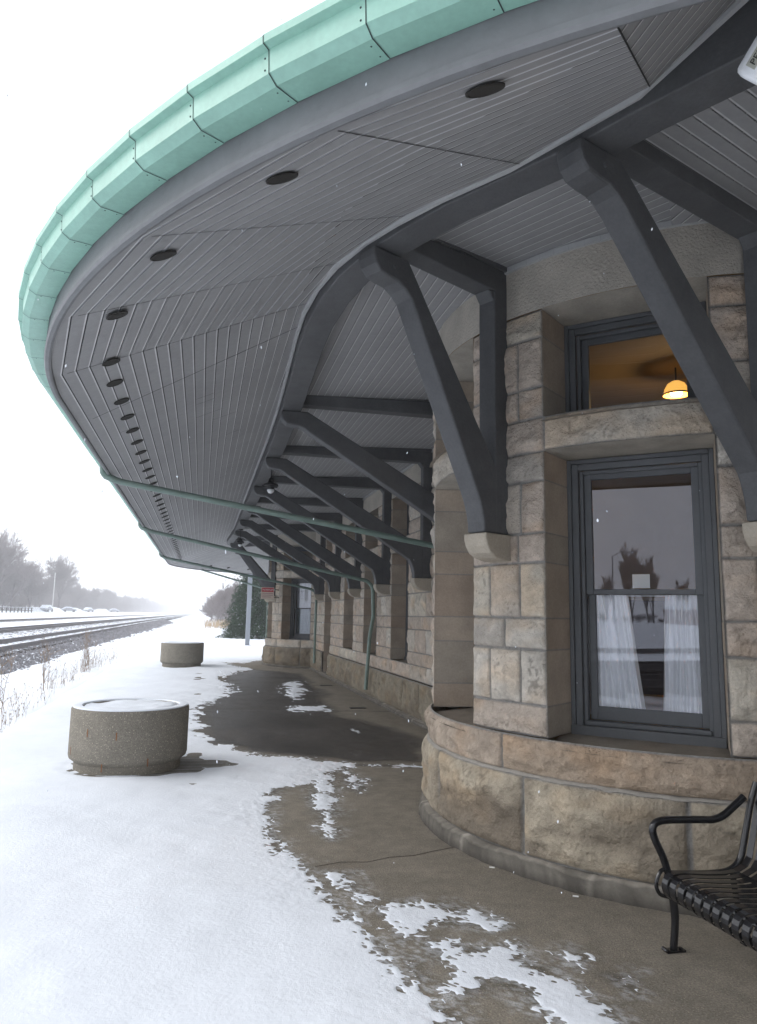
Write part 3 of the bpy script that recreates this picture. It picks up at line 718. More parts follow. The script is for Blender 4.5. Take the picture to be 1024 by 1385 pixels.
# bed mould where the inner soffit meets the wall
mb = MB(); path = [cyl(CT, RT)(np.array([a]), np.array([4.13]), np.array([0.]))[0] for a in range(110, -45, -3)]+[np.array([XW, y_, 4.13]) for y_ in (7.45, 12, 17, 22.2)]
for i in range(len(path)-1):
    a, b = Vector(path[i]), Vector(path[i+1]); t = (b-a).normalized(); n_ = Vector((t.y, -t.x, 0))*-1
    mb.box(a+Vector((0, 0, -.015)), b-a, n_*.028, Vector((0, 0, .04)))
part(mb.build('bed_mould', M['trim']))

# ---- brackets
def bracket(foot, tip, zfoot=2.18, wd=.155, label=None, zb=3.87, tie_z=(3.95, 4.14)):
    """foot = point on the wall face, tip = outer tip in plan"""
    F_, T_ = Vector((*foot, 0)), Vector((*tip, 0)); D = (T_-F_); L = D.length; D.normalize(); Wd = Vector((D.y, -D.x, 0))
    def fn(s, z, w_): p = F_+D*(L-s)+Wd*w_; return (p.x, p.y, z)     # s measured from the tip towards the wall
    pd = .15
    up0, up1 = (.30, zb-.02), (L-pd+.01, zfoot+.46)
    poly = [(0, zb-.004), (.30, zb-.004)]
    poly += [up1, (L-pd+.012, zfoot)]
    fx = L-pd-.125
    low0, low1 = (.33, zb-.245), (fx-.075, zfoot+.27)
    curve = [(fx, zfoot), (fx-.004, zfoot+.07), (fx-.02, zfoot+.14), (fx-.045, zfoot+.21), low1]
    low = [low0, (.27, zb-.20), (.21, zb-.172), (.13, zb-.165), (.06, zb-.15), (.018, zb-.11), (0, zb-.06)]
    poly += curve+low
    s_ = MB(); s_.prism(poly, fn, -wd/2, wd/2); st_ = part(bevel(s_.build('bracket', M['paint']), .014, 2, 40))
    if label: st_['label'] = label
    p_ = MB(); p_.prism([(L-pd, zfoot+.003), (L-.002, zfoot+.003), (L-.002, 4.15), (L-pd, 4.15)], fn, -wd/2+.003, wd/2-.003)
    p_.prism([(L-pd-.06, tie_z[0]-.001), (L-pd, tie_z[0]-.075), (L-pd, tie_z[0])], fn, -wd/2+.01, wd/2-.01)
    bevel(p_.build('post', M['paint'], st_), .010)
    t_ = MB(); t_.prism([(.12, tie_z[0]), (L-pd+.01, tie_z[0]), (L-pd+.01, tie_z[1]), (.12, tie_z[1]-.08)], fn, -wd/2-.002, wd/2+.002)
    for sgn in (-1, 1): t_.prism([(.2, tie_z[1]-.045), (L, tie_z[1]-.015), (L, tie_z[1]+.025), (.2, tie_z[1]-.005)], fn, sgn*(wd/2+.002), sgn*(wd/2+.024))
    bevel(t_.build('tie_beam', M['paint'], st_), .008)
    for sgn in (-1, 1):
        for (bs, bz) in ((.17, zb-.09), (L-.07, zfoot+.10), (L-.075, 4.05)):
            q_ = fn(bs, bz, sgn*(wd/2+.001)); st_m = MB(); st_m.lathe(q_, [(0, .009), (.010, .008), (.013, .004), (.014, 0)], 8, ax=Wd*sgn); bevel(st_m.build('bolt', M['paint'], st_), .001)
    # stone corbel
    cz = zfoot-.003; prof = [(L+.05, cz), (fx-.012, cz), (fx-.012, cz-.045), (fx+.004, cz-.09), (fx+.04, cz-.135), (fx+.10, cz-.165), (fx+.17, cz-.178), (L+.05, cz-.185)]
    c_ = MB(); c_.prism(prof, fn, -wd/2-.022, wd/2+.022, (.42, .375, .31)); part(bevel(c_.build('corbel', M['dress']), .012))
    return st_
def rp(th, r=RT): return (CT[0]-r*cos(radians(th)), CT[1]-r*sin(radians(th)))
bracket(rp(21.3), (.885, 4.235), label='grey bracket left of the large bay window')
bracket(rp(71.0), (1.60, 2.97), label='nearest grey bracket crossing in front of the large bay window')
bracket((XW, 8.15), (.76, 8.15), label='grey bracket partly hidden behind the round bay')
for k, yb in enumerate((10.75, 13.27, 15.8, 18.3, 20.8)):
    bracket((XW, yb), (.80, yb), label=['first', 'second', 'third', 'fourth', 'fifth'][k]+' grey bracket of the receding row on the long wall')
bracket((CF[0]-RF*cos(radians(22)), CF[1]-RF*sin(radians(22))+0), (.84, 24.6), label='farthest grey bracket on the far bay')
bracket((CF[0]-RF*cos(radians(-25)), CF[1]-RF*sin(radians(-25))+0), (1.1, 27.0))

# ---- round vents in the soffit
vd = MB(); 
def vent(C, a, r):
    p = onray(C, a, r); rad = Vector((-cos(radians(a)), -sin(radians(a)), 0)); n_ = Vector((rad.x*KS, rad.y*KS, 1)).normalized()*-1
    n_ = Vector((-rad.x*(-KS)*-1, -rad.y*(-KS)*-1, 0))
    n_ = (rad*(-KS)+Vector((0, 0, -1))).normalized()
    v_ = MB(); v_.lathe((p[0], p[1], zsof(r)-.004+(.0 if a < 42 or C is not CC else (RI-r)*(KS2-KS)*min(1, (a-42)/9.8))), [(.064, 0), (.064, .005), (.056, .007), (.053, .004), (.0, .004)], 24, ax=n_)
    return part(v_.build('soffit_vent', M['vent']))
VR = 5.02
for a, r in ((47.1, 5.13), (37.6, 5.135), (27.3, 5.11), (17.0, 5.06), (6.2, 5.006)): vent(CC, a, r)
y_ = 5.70
while y_ < 24.3: vent(np.array([CC[0], y_]), 0, 5.005); y_ += .502
for a in range(4, 70, 11): vent(CC2, -a, 5.05)

# ---- downpipes
def pipe(pts, r=.036, label=None, parent=None):
    mb = MB(); P_ = [Vector(p) for p in pts]; out = [P_[0]]
    for i in range(1, len(P_)-1):          # round the corners
        a = (P_[i-1]-P_[i]).normalized(); b = (P_[i+1]-P_[i]).normalized(); q_ = min(.09, (P_[i-1]-P_[i]).length*.4, (P_[i+1]-P_[i]).length*.4)
        for t in (0, .33, .66, 1): out.append(P_[i]+a*q_*(1-t)**2+b*q_*t*t)
    out.append(P_[-1]); mb.tube(out, r, 10)
    for k in (1, 2):
        if len(P_) > 2:
            m = P_[1].lerp(P_[2], .33*k); d = (P_[2]-P_[1]).normalized()*.03; mb.tube([m-d, m+d], r*1.12, 10)
    o = part(mb.build('downpipe', M['pipe'], smooth=True)); 
    if label: o['label'] = label
    return o
pipe([(-1.165, 8.72, 3.27), (-1.17, 8.72, 3.13), (-1.0, 8.72, 3.06), (3.12, 8.72, 2.42), (3.28, 8.72, 2.30), (3.29, 8.72, .2)], label='nearest green downpipe slanting under the canopy', r=.036)
pipe([(-1.165, 14.0, 3.27), (-1.17, 14.0, 3.13), (-1.0, 14.0, 3.06), (3.10, 14.0, 2.27), (3.20, 14.0, 2.15), (3.22, 13.98, 1.6), (3.215, 14.25, 1.2), (3.17, 14.3, .2)], label='second green downpipe with a bend above the plinth')
pipe([(-1.165, 20.9, 3.27), (-1.17, 20.9, 3.13), (-1.0, 20.9, 3.06), (3.05, 21.2, 2.33), (3.20, 21.25, 2.22), (3.2, 21.3, .25)], label='farthest green downpipe')
pipe([(-.2, 27.6, 3.27), (-.2, 27.6, 3.2), (0, 27.5, 3.12), (2.15, 25.8, 2.45), (2.2, 25.7, 2.3), (2.2, 25.7, .3)], r=.03)

# ------------------------------------------------------------------ curtains, card, lamp behind the glass
def curtain(base, r, n, x0t, x1t, x0b, x1b, zt, zb_, label, folds=9, dep=-.105):
    base, r, n = np.array(base), np.array(r), np.array(n)
    U, V = np.meshgrid(np.linspace(0, 1, 90), np.linspace(0, 1, 40), indexing='ij')
    X = (x0t*(1-V)+x0b*V)*(1-U)+(x1t*(1-V)+x1b*V)*U
    n_ = np.array(n); uw = U+.05*(fbm(np.stack([U*5, V*1.2, 0*U+folds], -1), 61, 3)-.5)*4; wv = np.sin(uw*folds*2*pi)*(.010+.016*fbm(np.stack([U*7, V*2, 0*U], -1), 62, 2))+.02*(fbm(np.stack([U*4, V*3, 0*U+9], -1), 63, 3)-.5)
    P = base+r*X[..., None]+n*(dep+wv+.01*np.sin(V*5+U*4))[..., None]; P[..., 2] = zt+(zb_-zt)*V
    g_ = GM(); g_.grid(P, np.array([.8, .8, .8])); o = g_.build('curtain', M['sheer']); setp(o, label, 'curtain', 'white curtains behind the windows'); return o
b_, r_, n_, hw = BAYW[2]
curtain(b_, r_, n_, -.40, -.12, -.40, -.02, 1.78, .95, 'left white sheer curtain in the large bay window')
curtain(b_, r_, n_, .13, .40, -.02+.10, .42, 1.78, .95, 'right white sheer curtain in the large bay window', folds=8)
b_, r_, n_, hw = BAYW[12]
curtain(b_, r_, n_, -.42, .42, -.42, .42, 1.78, .95, 'white sheer curtain across the far bay window', folds=13, dep=-.2).data.materials[0] = mat('pale_blue_curtain', (.34, .40, .42), .9)
curtain(b_, r_, n_, -.42, .42, -.42, .42, 2.6, 1.82, 'ribbed white curtain in the upper sash of the far bay window', folds=7, dep=-.2)
b_, r_, n_, hw = BAYW[2]; bb, rr, nn = Vector(b_), Vector(r_), Vector(n_)
rod = MB(); rod.tube([bb+rr*-.42+nn*-.11+Vector((0, 0, 1.775)), bb+rr*.42+nn*-.11+Vector((0, 0, 1.775))], .006, 6)
setp(rod.build('curtain_rod', M['white']), 'thin white rod holding the curtains of the large bay window', 'curtain rod')
cd = MB(); o_ = bb+rr*-.075+nn*-.055+Vector((0, 0, 1.825)); cd.box(o_, rr*.115, nn*-.002+Vector((0, 0, .095)), nn*-.004)
setp(cd.build('card', M['paper']), 'small white card standing on the meeting rail of the large bay window', 'card')

# pendant lamp in the room
lamp = empty('pendant_lamp', (4.2, 6.0, 4.05), label='lit brass dome lamp hanging inside behind the transom light', cat='ceiling lamp')
def lp(o): o.parent = lamp; o.matrix_parent_inverse = Matrix.Translation(lamp.location).inverted(); return o
LX, LY, LZ = 4.37, 6.08, 3.775
m_ = MB(); m_.tube([(LX, LY, 4.055), (LX, LY, LZ+.15)], .008, 6); lp(m_.build('stem', M['dark']))
m_ = MB(); m_.lathe((LX, LY, LZ), [(.0, .14), (.04, .135), (.08, .11), (.108, .06), (.12, .012), (.124, 0), (.12, 0)], 32); lp(m_.build('lamp_shade', M['lampglow'], smooth=True))
m_ = MB(); m_.lathe((LX, LY, LZ), [(.126, .012), (.130, .004), (.126, -.006)], 32); lp(m_.build('rim', M['dark']))
m_ = MB(); m_.lathe((LX, LY, LZ), [(0, -.01), (.05, 0), (.06, .03), (.03, .07)], 16); lp(m_.build('bulb', M['bulb'], smooth=True))
pl = bpy.data.lights.new('lamp_light', 'POINT'); pl.energy = 12; pl.color = (1, .68, .34); pl.shadow_soft_size = .06
plo = bpy.data.objects.new('lamp_light', pl); COL.objects.link(plo); plo.location = (LX, LY, LZ-.08); lp(plo)

# ------------------------------------------------------------------ lanterns hanging from the beam
def lantern(x, y_, ztop, zb_, label):
    L_ = empty('hanging_lantern', (x, y_, ztop), label=label, cat='lantern', group='old lamps hung under the ring beam')
    inv = Matrix.Translation((x, y_, ztop)).inverted()
    def a_(o): o.parent = L_; o.matrix_parent_inverse = inv; return o
    m = MB(); m.lathe((x, y_, ztop), [(.055, 0), (.055, -.02), (.012, -.035)], 16); a_(m.build('ceiling_plate', M['dark']))
    m = MB(); m.tube([(x, y_, ztop-.02), (x, y_, zb_+.22)], .008, 6); a_(m.build('stem', M['dark']))
    m = MB(); m.lathe((x, y_, zb_), [(.0, .24), (.035, .22), (.05, .16), (.11, .13), (.115, .10), (.06, .09), (.05, .05)], 20); m.tube([(x-.13, y_, zb_+.10), (x+.10, y_+.05, zb_+.10)], .016, 6); a_(m.build('hood', M['dark'], smooth=True))
    m = MB(); m.lathe((x, y_, zb_), [(.05, .055), (.055, .03), (.035, 0), (0, -.012)], 16); a_(m.build('globe', M['white'], smooth=True))
lantern(.93, 11.15, 3.87, 3.42, 'small dark lantern hanging beside the second receding bracket tip')
lantern(.93, 20.3, 3.87, 3.40, 'small dark lantern hanging at the far end of the bracket row')

# ------------------------------------------------------------------ surveillance camera near the nearest bracket
cp = Vector((1.515, 1.665, 3.185)); axd = Vector((.137, -.788, .60)).normalized()
sc_ = empty('surveillance_camera', cp, label='white cylinder camera mounted beside the ceiling beam with a maker sticker', cat='camera')
inv = Matrix.Translation(cp).inverted()
def a_(o, par=None): o.parent = par or sc_; o.matrix_parent_inverse = inv if not par else Matrix(); return o
m = MB(); m.lathe(cp, [(0, -.010), (.05, -.009), (.063, -.004), (.068, .004), (.069, .012), (.069, .30), (.0, .31)], 40, ax=axd); a_(m.build('housing', M['white'], smooth=True))
m = MB(); m.tube([cp+axd*.22, cp+axd*.22+Vector((.3, .15, .12)), Vector((2.33, 1.80, 3.66)), Vector((2.35, 1.82, 3.88))], .018, 8); a_(m.build('mount', M['white'], smooth=True))
tocam = (Vector((0, 0, 1.6))-cp); tocam = (tocam-axd*tocam.dot(axd)).normalized(); sx = axd.cross(tocam).normalized()
stk = MB()
for i in range(4):
    pass
N_ = 7; ang0 = -.60
vv = []
for i in range(N_):
    a = ang0+(i/(N_-1)-.5)*.50; dirn = tocam*cos(a)+sx*sin(a)
    for t in (.022, .15): vv.append(cp+axd*t+dirn*.0698)
stk.add(vv, [(2*i, 2*i+1, 2*i+3, 2*i+2) for i in range(N_-1)]); st_o = a_(stk.build('sticker', mat('sticker', (.42, .42, .36), .5)))
def text(body, size, origin, xdir, ydir, mt, name='lettering', ext=.0004):
    c = bpy.data.curves.new(name, 'FONT'); c.body = body; c.size = size; c.extrude = ext; c.materials.append(mt)
    o = bpy.data.objects.new(name, c); COL.objects.link(o)
    dg = bpy.context.evaluated_depsgraph_get(); me = bpy.data.meshes.new_from_object(o.evaluated_get(dg)); bpy.data.objects.remove(o)
    o = bpy.data.objects.new(name, me); COL.objects.link(o)
    x, y2 = Vector(xdir).normalized(), Vector(ydir).normalized(); z = x.cross(y2)
    o.matrix_world = Matrix(((x.x, y2.x, z.x, origin[0]), (x.y, y2.y, z.y, origin[1]), (x.z, y2.z, z.z, origin[2]), (0, 0, 0, 1)))
    return o
dirn = tocam*cos(ang0)+sx*sin(ang0)
tx = text('PEL', .029, cp+axd*.030+dirn*.0712-dirn.cross(axd)*(.012)*1, axd, dirn.cross(axd), M['dark'])
mw = tx.matrix_world.copy(); tx.parent = sc_; tx.matrix_parent_inverse = inv

# ------------------------------------------------------------------ bench
bx_, by_ = 2.38, 3.47
bench = empty('bench', (bx_, by_, 0), label='black metal strap bench with curved arm against the round bay', cat='bench')
invb = Matrix.Translation((bx_, by_, 0)).inverted()
def ba(o): o.parent = bench; o.matrix_parent_inverse = invb; return o
prof = []
for t in np.linspace(-2.6, 1.57, 12): prof.append((2.305-.047*cos(t+0)*1.0, .335+.047*sin(t)))
prof = [(2.335+.060*cos(a), .318+.060*sin(a)) for a in np.radians(np.arange(345, 85, -18))]     # curl: under, front, top
prof += [(2.38, .378), (2.48, .368), (2.60, .362), (2.68, .368), (2.735, .392), (2.765, .43), (2.79, .52), (2.82, .64), (2.85, .74), (2.875, .775), (2.905, .78)]
seat = MB()
ns = 28
for i in range(ns):
    y0 = by_-.03-i*.062; w_ = .043; th = .005
    v = []; 
    for k, (x, z) in enumerate(prof):
        x1, z1 = prof[min(k+1, len(prof)-1)]; x0_, z0_ = prof[max(k-1, 0)]
        tx_, tz_ = x1-x0_, z1-z0_; l_ = math.hypot(tx_, tz_); nx, nz_ = -tz_/l_*th, tx_/l_*th
        v += [(x, y0, z), (x, y0-w_, z), (x+nx, y0-w_, z+nz_), (x+nx, y0, z+nz_)]
    f = [(k*4+a, k*4+(a+1) % 4, (k+1)*4+(a+1) % 4, (k+1)*4+a) for k in range(len(prof)-1) for a in range(4)]+[(0, 1, 2, 3), tuple(len(v)-4+a for a in (3, 2, 1, 0))]
    seat.add(v, f)
ba(bevel(seat.build('seat', M['black']), .0015, 1, 50))
def fin(pts, n=6):
    pts = [Vector(p) for p in pts]; out = []
    for i in range(len(pts)-1):
        p0, p1, p2, p3 = pts[max(i-1, 0)], pts[i], pts[i+1], pts[min(i+2, len(pts)-1)]
        for k in range(n):
            t = k/n; out.append(.5*((2*p1)+(p2-p0)*t+(2*p0-5*p1+4*p2-p3)*t*t+(3*p1-p0-3*p2+p3)*t**3))
    out.append(pts[-1]); return out
for yy in (by_, by_-1.83):
    m = MB()
    m.tube(fin([(2.33, yy, .365), (2.305, yy, .44), (2.262, yy, .53), (2.255, yy, .585), (2.30, yy, .612), (2.42, yy, .612), (2.54, yy, .608), (2.60, yy, .606), (2.66, yy, .622), (2.72, yy, .66), (2.79, yy, .71)]), .0185, 12)
    ba(m.build('armrest', M['black'], smooth=True))
    m = MB(); m.tube(fin([(2.33, yy, .36), (2.45, yy, .352), (2.6, yy, .348), (2.69, yy, .36), (2.75, yy, .41), (2.785, yy, .52), (2.83, yy, .68), (2.87, yy, .78)]), .017, 10)
    m.tube(fin([(2.335, yy, .385), (2.29, yy, .375), (2.262, yy, .318), (2.28, yy, .27), (2.33, yy, .252)]), .010, 8)
    ba(m.build('end_frame', M['black'], smooth=True))
    m = MB(); m.tube(fin([(2.33, yy, .355), (2.352, yy, .25), (2.36, yy, .14), (2.345, yy, .012)]), [.021]*6+[.020]*6+[.019]*6+[.018], 10)
    m.box((2.30, yy-.022, 0.001), (.10, 0, 0), (0, .044, 0), (0, 0, .010)); m.tube([(2.30, yy-.02, .012), (2.30, yy+.02, .012)], .010, 8); m.lathe((2.385, yy, .011), [(0, .008), (.009, .006), (.01, 0)], 8)
    ba(m.build('leg', M['black'], smooth=True))
    m = MB(); m.tube(fin([(2.70, yy, .36), (2.72, yy, .2), (2.78, yy, .012)]), .015, 10); m.box((2.74, yy-.022, 0.001), (.08, 0, 0), (0, .044, 0), (0, 0, .010)); ba(m.build('leg', M['black'], smooth=True))
m = MB(); m.tube([(2.33, by_, .352), (2.33, by_-1.83, .352)], .012, 8); m.tube([(2.70, by_, .352), (2.70, by_-1.83, .352)], .012, 8); m.tube([(2.885, by_, .775), (2.885, by_-1.83, .775)], .014, 8)
ba(m.build('rail', M['black'], smooth=True))

# ------------------------------------------------------------------ planters
def planter(x, y_, R, H, label, seed):
    P_ = empty('planter', (x, y_, 0), label=label, cat='planter', group='round concrete planters on the platform')
    m = MB(); pr = [(R*.90, 0), (R*.90, H*.13), (R*.985, H*.19), (R, H*.24), (R*1.0, H*.97), (R*.985, H), (R*.80, H), (R*.785, H*.97), (R*.78, H*.80)]
    m.lathe((0, 0, 0), pr, 96); o = m.build('bowl', M['planter'], P_, smooth=True)
    g_ = GM(); U, V = np.meshgrid(np.linspace(0, 1, 24), np.linspace(0, 2*pi, 73), indexing='ij')
    X, Y = U*R*.80*np.cos(V), U*R*.80*np.sin(V); nz = fbm(np.stack([X*3+seed, Y*3, 0*X], -1), seed, 4)
    Z = H*.997-.012*(1-U)+(nz-.5)*.06+.01-.03*np.clip((U-.90)*10, 0, 1)*(nz > .45)
    g_.grid(np.stack([X, Y, Z], -1), np.array([.8, .8, .8]), flip=True); g_.build('snow_fill', M['snow'], P_)
    m = MB(); m.lathe((0, 0, H), [(R*.98, .001), (R*.975, .012), (R*.9, .018), (R*.83, .014), (R*.81, -.004)], 96); m.build('snow_rim', M['snow'], P_, smooth=True)
    m = MB(); m.lathe((0, 0, H*.9), [(0, 0), (R*.79, .0)], 48); m.build('soil', M['tie'], P_)
    rx = random.Random(seed); m = MB()
    for i in range(5 if seed == 3 else 0):
        a = radians([205, 232, 262, 292, 250][i]); zz = [.22, .42, .40, .14, .10][i]*1.0; rr2 = R*1.0015
        m.box((rr2*cos(a), rr2*sin(a), zz-.05), (-.012*sin(a), .012*cos(a), 0), (.0015*cos(a), .0015*sin(a), 0), (0, 0, .075))
    if len(m.v): m.build('rust_streak', mat('rust_stain', (.22, .10, .045), .9), P_)
    return P_
planter(-.665, 8.47, .595, .62, 'nearer round aggregate planter filled with snow', 3)
planter(-.49, 23.5, .63, .70, 'farther round aggregate planter near the snow edge', 8)

# ------------------------------------------------------------------ platform, snow, ground
BARE = [(2.23, 27.0), (1.45, 25.04), (.87, 25.38), (1.25, 23.31), (1.63, 22.4), (1.0, 21.26), (.57, 19.33), (.78, 16.06), (.47, 14.7), (.09, 13.57), (.04, 11.75), (.22, 9.76), (.58, 9.25), (.75, 8.95), (1.16, 8.62), (1.43, 8.46), (1.72, 8.25), (1.67, 8.06), (1.35, 7.73), (1.11, 7.29), (.96, 7.32), (.77, 7.16), (.65, 6.58), (.60, 5.92), (.61, 5.38), (.71, 5.12), (.77, 4.58), (.86, 4.23), (.92, 3.93), (.95, 3.63), (.99, 3.41), (1.04, 3.18), (1.1, 2.7), (1.3, 1.8), (1.6, .5), (1.9, -4), (12, -4), (12, 27)]
PATCH = [[(1.07, 4.26), (1.2, 4.3), (1.41, 4.23), (1.54, 4.1), (1.66, 3.93), (1.55, 3.9), (1.39, 4.03), (1.22, 4.01), (1.11, 3.86), (1.08, 4.04)],
 [(1.18, 3.75), (1.29, 3.75), (1.36, 3.63), (1.45, 3.71), (1.63, 3.71), (1.58, 3.51), (1.65, 3.32), (1.72, 3.05), (1.66, 2.6), (1.52, 2.5), (1.52, 2.97), (1.45, 3.1), (1.49, 3.25), (1.35, 3.37), (1.15, 3.31), (1.23, 3.47), (1.21, 3.62)],
 [(.88, 4.86), (.95, 4.82), (.98, 4.57), (.89, 4.6)], [(1.22, 7.85), (1.37, 7.83), (1.17, 6.38), (1.03, 5.9), (1.04, 6.78)], [(1.55, 7.99), (1.65, 7.44), (1.51, 6.93), (1.46, 7.31)],
 [(1.0, 5.9), (1.08, 5.82), (1.0, 5.55)], [(1.98, 17.7), (2.46, 18.68), (2.22, 16.0), (1.84, 14.25), (1.72, 15.29)], [(1.59, 13.46), (2.24, 13.42), (2.23, 12.7), (1.63, 12.74)],
 [(2.14, 10.79), (2.25, 10.57), (2.13, 10.32)], [(.95, 4.47), (1.04, 4.42), (.98, 4.35)], [(1.01, 3.62), (1.07, 3.57), (1.05, 3.45), (1.0, 3.5)],
 [(1.27, 7.2), (1.31, 7.1), (1.2, 6.9)], [(1.72, 8.16), (2.38, 7.99), (2.38, 8.03), (1.72, 8.22)], [(1.78, 3.55), (1.86, 3.5), (1.82, 3.42)], [(1.9, 3.3), (1.97, 3.28), (1.93, 3.2)]]
WET = [(.62, 20.49), (1.52, 22.4), (2.65, 21.03), (2.66, 15.98), (2.2, 12.41), (2.62, 11.5), (2.93, 9.73), (2.53, 8.22), (1.75, 8.30), (.74, 8.9), (0, 9.88), (-.2, 11.75), (-.1, 14.12), (.5, 15.34)]
def sdist(X, Y, poly):
    """signed distance, positive inside"""
    d = np.full(X.shape, 1e9); ins = np.zeros(X.shape, bool); n_ = len(poly)
    for i in range(n_):
        (ax, ay), (bx2, by2) = poly[i], poly[(i+1) % n_]; ex, ey = bx2-ax, by2-ay; L2 = ex*ex+ey*ey+1e-12
        t = np.clip(((X-ax)*ex+(Y-ay)*ey)/L2, 0, 1); d = np.minimum(d, np.hypot(X-ax-ex*t, Y-ay-ey*t))
        c = ((ay > Y) != (by2 > Y)); xx = ax+(Y-ay)*ex/(ey if abs(ey) > 1e-12 else 1e-12); ins ^= c & (X < xx)
    return np.where(ins, d, -d)
def lines(segs):
    out = [segs[0][0]]
    for a, b, s_ in segs: out += list(np.linspace(a, b, max(2, int((b-a)/s_)+1))[1:])
    return np.array(out)
xs = lines([(-2.9, -.9, .10), (-.9, .4, .035), (.4, 2.0, .0145), (2.0, 3.0, .04), (3.0, 12, .3)])
ys = lines([(-6, 1.2, .25), (1.2, 5.6, .0165), (5.6, 9, .024), (9, 16, .05), (16, 28, .10), (28, 45, .4)])
X, Y = np.meshgrid(xs, ys, indexing='ij')
dist = np.hypot(X, Y)
n_big = fbm(np.stack([X*1.4, Y*1.1, 0*X], -1), 7, 3)-.5; n_mid = fbm(np.stack([X*9, Y*6, 0*X], -1), 8, 4)-.5; n_fin = fbm(np.stack([X*38, Y*30, 0*X], -1), 9, 3)-.5
n_vf = fbm(np.stack([X*105, Y*90, 0*X], -1), 12, 2)-.5
sb = -sdist(X, Y, BARE)+.10*n_vf+.34*n_mid*np.clip(Y/7, .6, 2.2)+.22*n_fin          # >0 = snow
far_ = np.clip(Y/10, 1, 4)
for p_ in PATCH:
    s2 = sdist(X, Y, p_)-.004+.26*n_mid*np.clip(Y/6, .8, 3)+.20*n_fin+.10*n_vf; sb = np.maximum(sb, s2)
Zs = np.where(sb > 0, .0012+.010*(1-np.exp(-np.maximum(sb, 0)*2.5))+.012*(1-np.exp(-np.maximum(sb, 0)/.8)), np.maximum(sb*.35, -.02)-.001)
Zs = Zs+np.where(sb > .05, (n_big*.055+n_mid*.0015)*np.clip(sb*2, 0, 1), 0)
# melted ring at the planter, tyre-like dents
for (px_, py_, pr_) in ((-.665, 8.47, .565), (-.49, 23.5, .58)):
    dd = np.hypot(X-px_, Y-py_)-pr_; Zs = Zs-np.exp(-np.abs(dd)/.05)*.045
dd = np.sqrt(((X-.20)/.30)**2+((Y-8.45)/.22)**2); Zs = np.where(dd < 1, Zs-.045*(1-dd)-(n_mid*.03), Zs)
Zs = np.where(X < -2.35, Zs-np.maximum(-2.35-X, 0)**1.3*.35, Zs)
Zs = np.where((X > 2.9) & (Y > 7) & (Y < 25), -.03, Zs)
gs = GM(); gs.grid(np.stack([X, Y, Zs], -1), np.array([.8, .8, .8]), flip=True)
setp(gs.build('snow', M['snow']), kind='stuff', label='thin trampled snow lying over the platform', cat='snow')
# pavement with wet area, joints and a crack in the colour of the slab itself
xs = lines([(-2.25, .3, .3), (.3, 2.3, .015), (2.3, 3.3, .04), (3.3, 12, .6)]); ys = lines([(-6, 2.5, .5), (2.5, 7, .016), (7, 10, .03), (10, 30, .1), (30, 46, 1)])
X, Y = np.meshgrid(xs, ys, indexing='ij'); nm = fbm(np.stack([X*2.2, Y*1.6, 0*X], -1), 15, 4)-.5; nf = fbm(np.stack([X*9, Y*7, 0*X], -1), 16, 3)-.5
wet = np.clip((sdist(X, Y, WET)+.5*nm)*4+.3, 0, 1)[..., None]
dry = np.array([.245, .218, .178])*(1+.22*nm[..., None]+.2*nf[..., None]); wc = np.array([.056, .051, .048])*(1+1.3*nm[..., None]+.6*nf[..., None])
c = dry*(1-wet)+wc*wet
sbp = -sdist(X, Y, BARE)
for p_ in PATCH: sbp = np.maximum(sbp, sdist(X, Y, p_))
c = c*(1-.38*np.exp(-np.maximum(-sbp+.10*nf, 0)/.05)[..., None]*(1-wet*.6))
ds_ = fbm(np.stack([X*55, Y*48, 0*X], -1), 21, 3); ds2 = fbm(np.stack([X*11, Y*9, 0*X], -1), 22, 3)
du = (np.clip((sbp+.13+.25*(ds2-.5))/.13, 0, 1)*np.clip((ds_-.46)*9, 0, 1)*.5)[..., None]*np.clip(1.4-Y/9, 0, 1)[..., None]
c = c*(1-du)+np.array([.70, .73, .77])*du
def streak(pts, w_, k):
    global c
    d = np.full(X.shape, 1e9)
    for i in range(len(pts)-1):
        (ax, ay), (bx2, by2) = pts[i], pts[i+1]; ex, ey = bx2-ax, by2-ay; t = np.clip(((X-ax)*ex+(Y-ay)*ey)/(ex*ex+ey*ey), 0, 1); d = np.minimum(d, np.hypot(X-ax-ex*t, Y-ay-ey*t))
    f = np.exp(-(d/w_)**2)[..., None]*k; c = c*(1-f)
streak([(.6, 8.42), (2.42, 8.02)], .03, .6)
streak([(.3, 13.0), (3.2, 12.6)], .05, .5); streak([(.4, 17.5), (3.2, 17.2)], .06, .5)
gpv = GM(); gpv.grid(np.stack([X, Y, 0*X], -1), c, flip=True)
setp(gpv.build('platform', M['pave']), kind='structure')
# hairline crack, cut as a thin dark inlay
ck = MB(); pts = [(.80, 5.0), (.98, 5.06), (1.15, 5.03), (1.32, 5.10), (1.50, 5.11), (1.66, 5.18), (1.84, 5.24)]
for i in range(len(pts)-1):
    a, b = Vector((*pts[i], .0015)), Vector((*pts[i+1], .0015)); s_ = Vector((0, .004, 0)); ck.add([a-s_, b-s_, b+s_, a+s_], [(0, 1, 2, 3)])
setp(ck.build('pavement_crack', M['tie']), kind='structure')
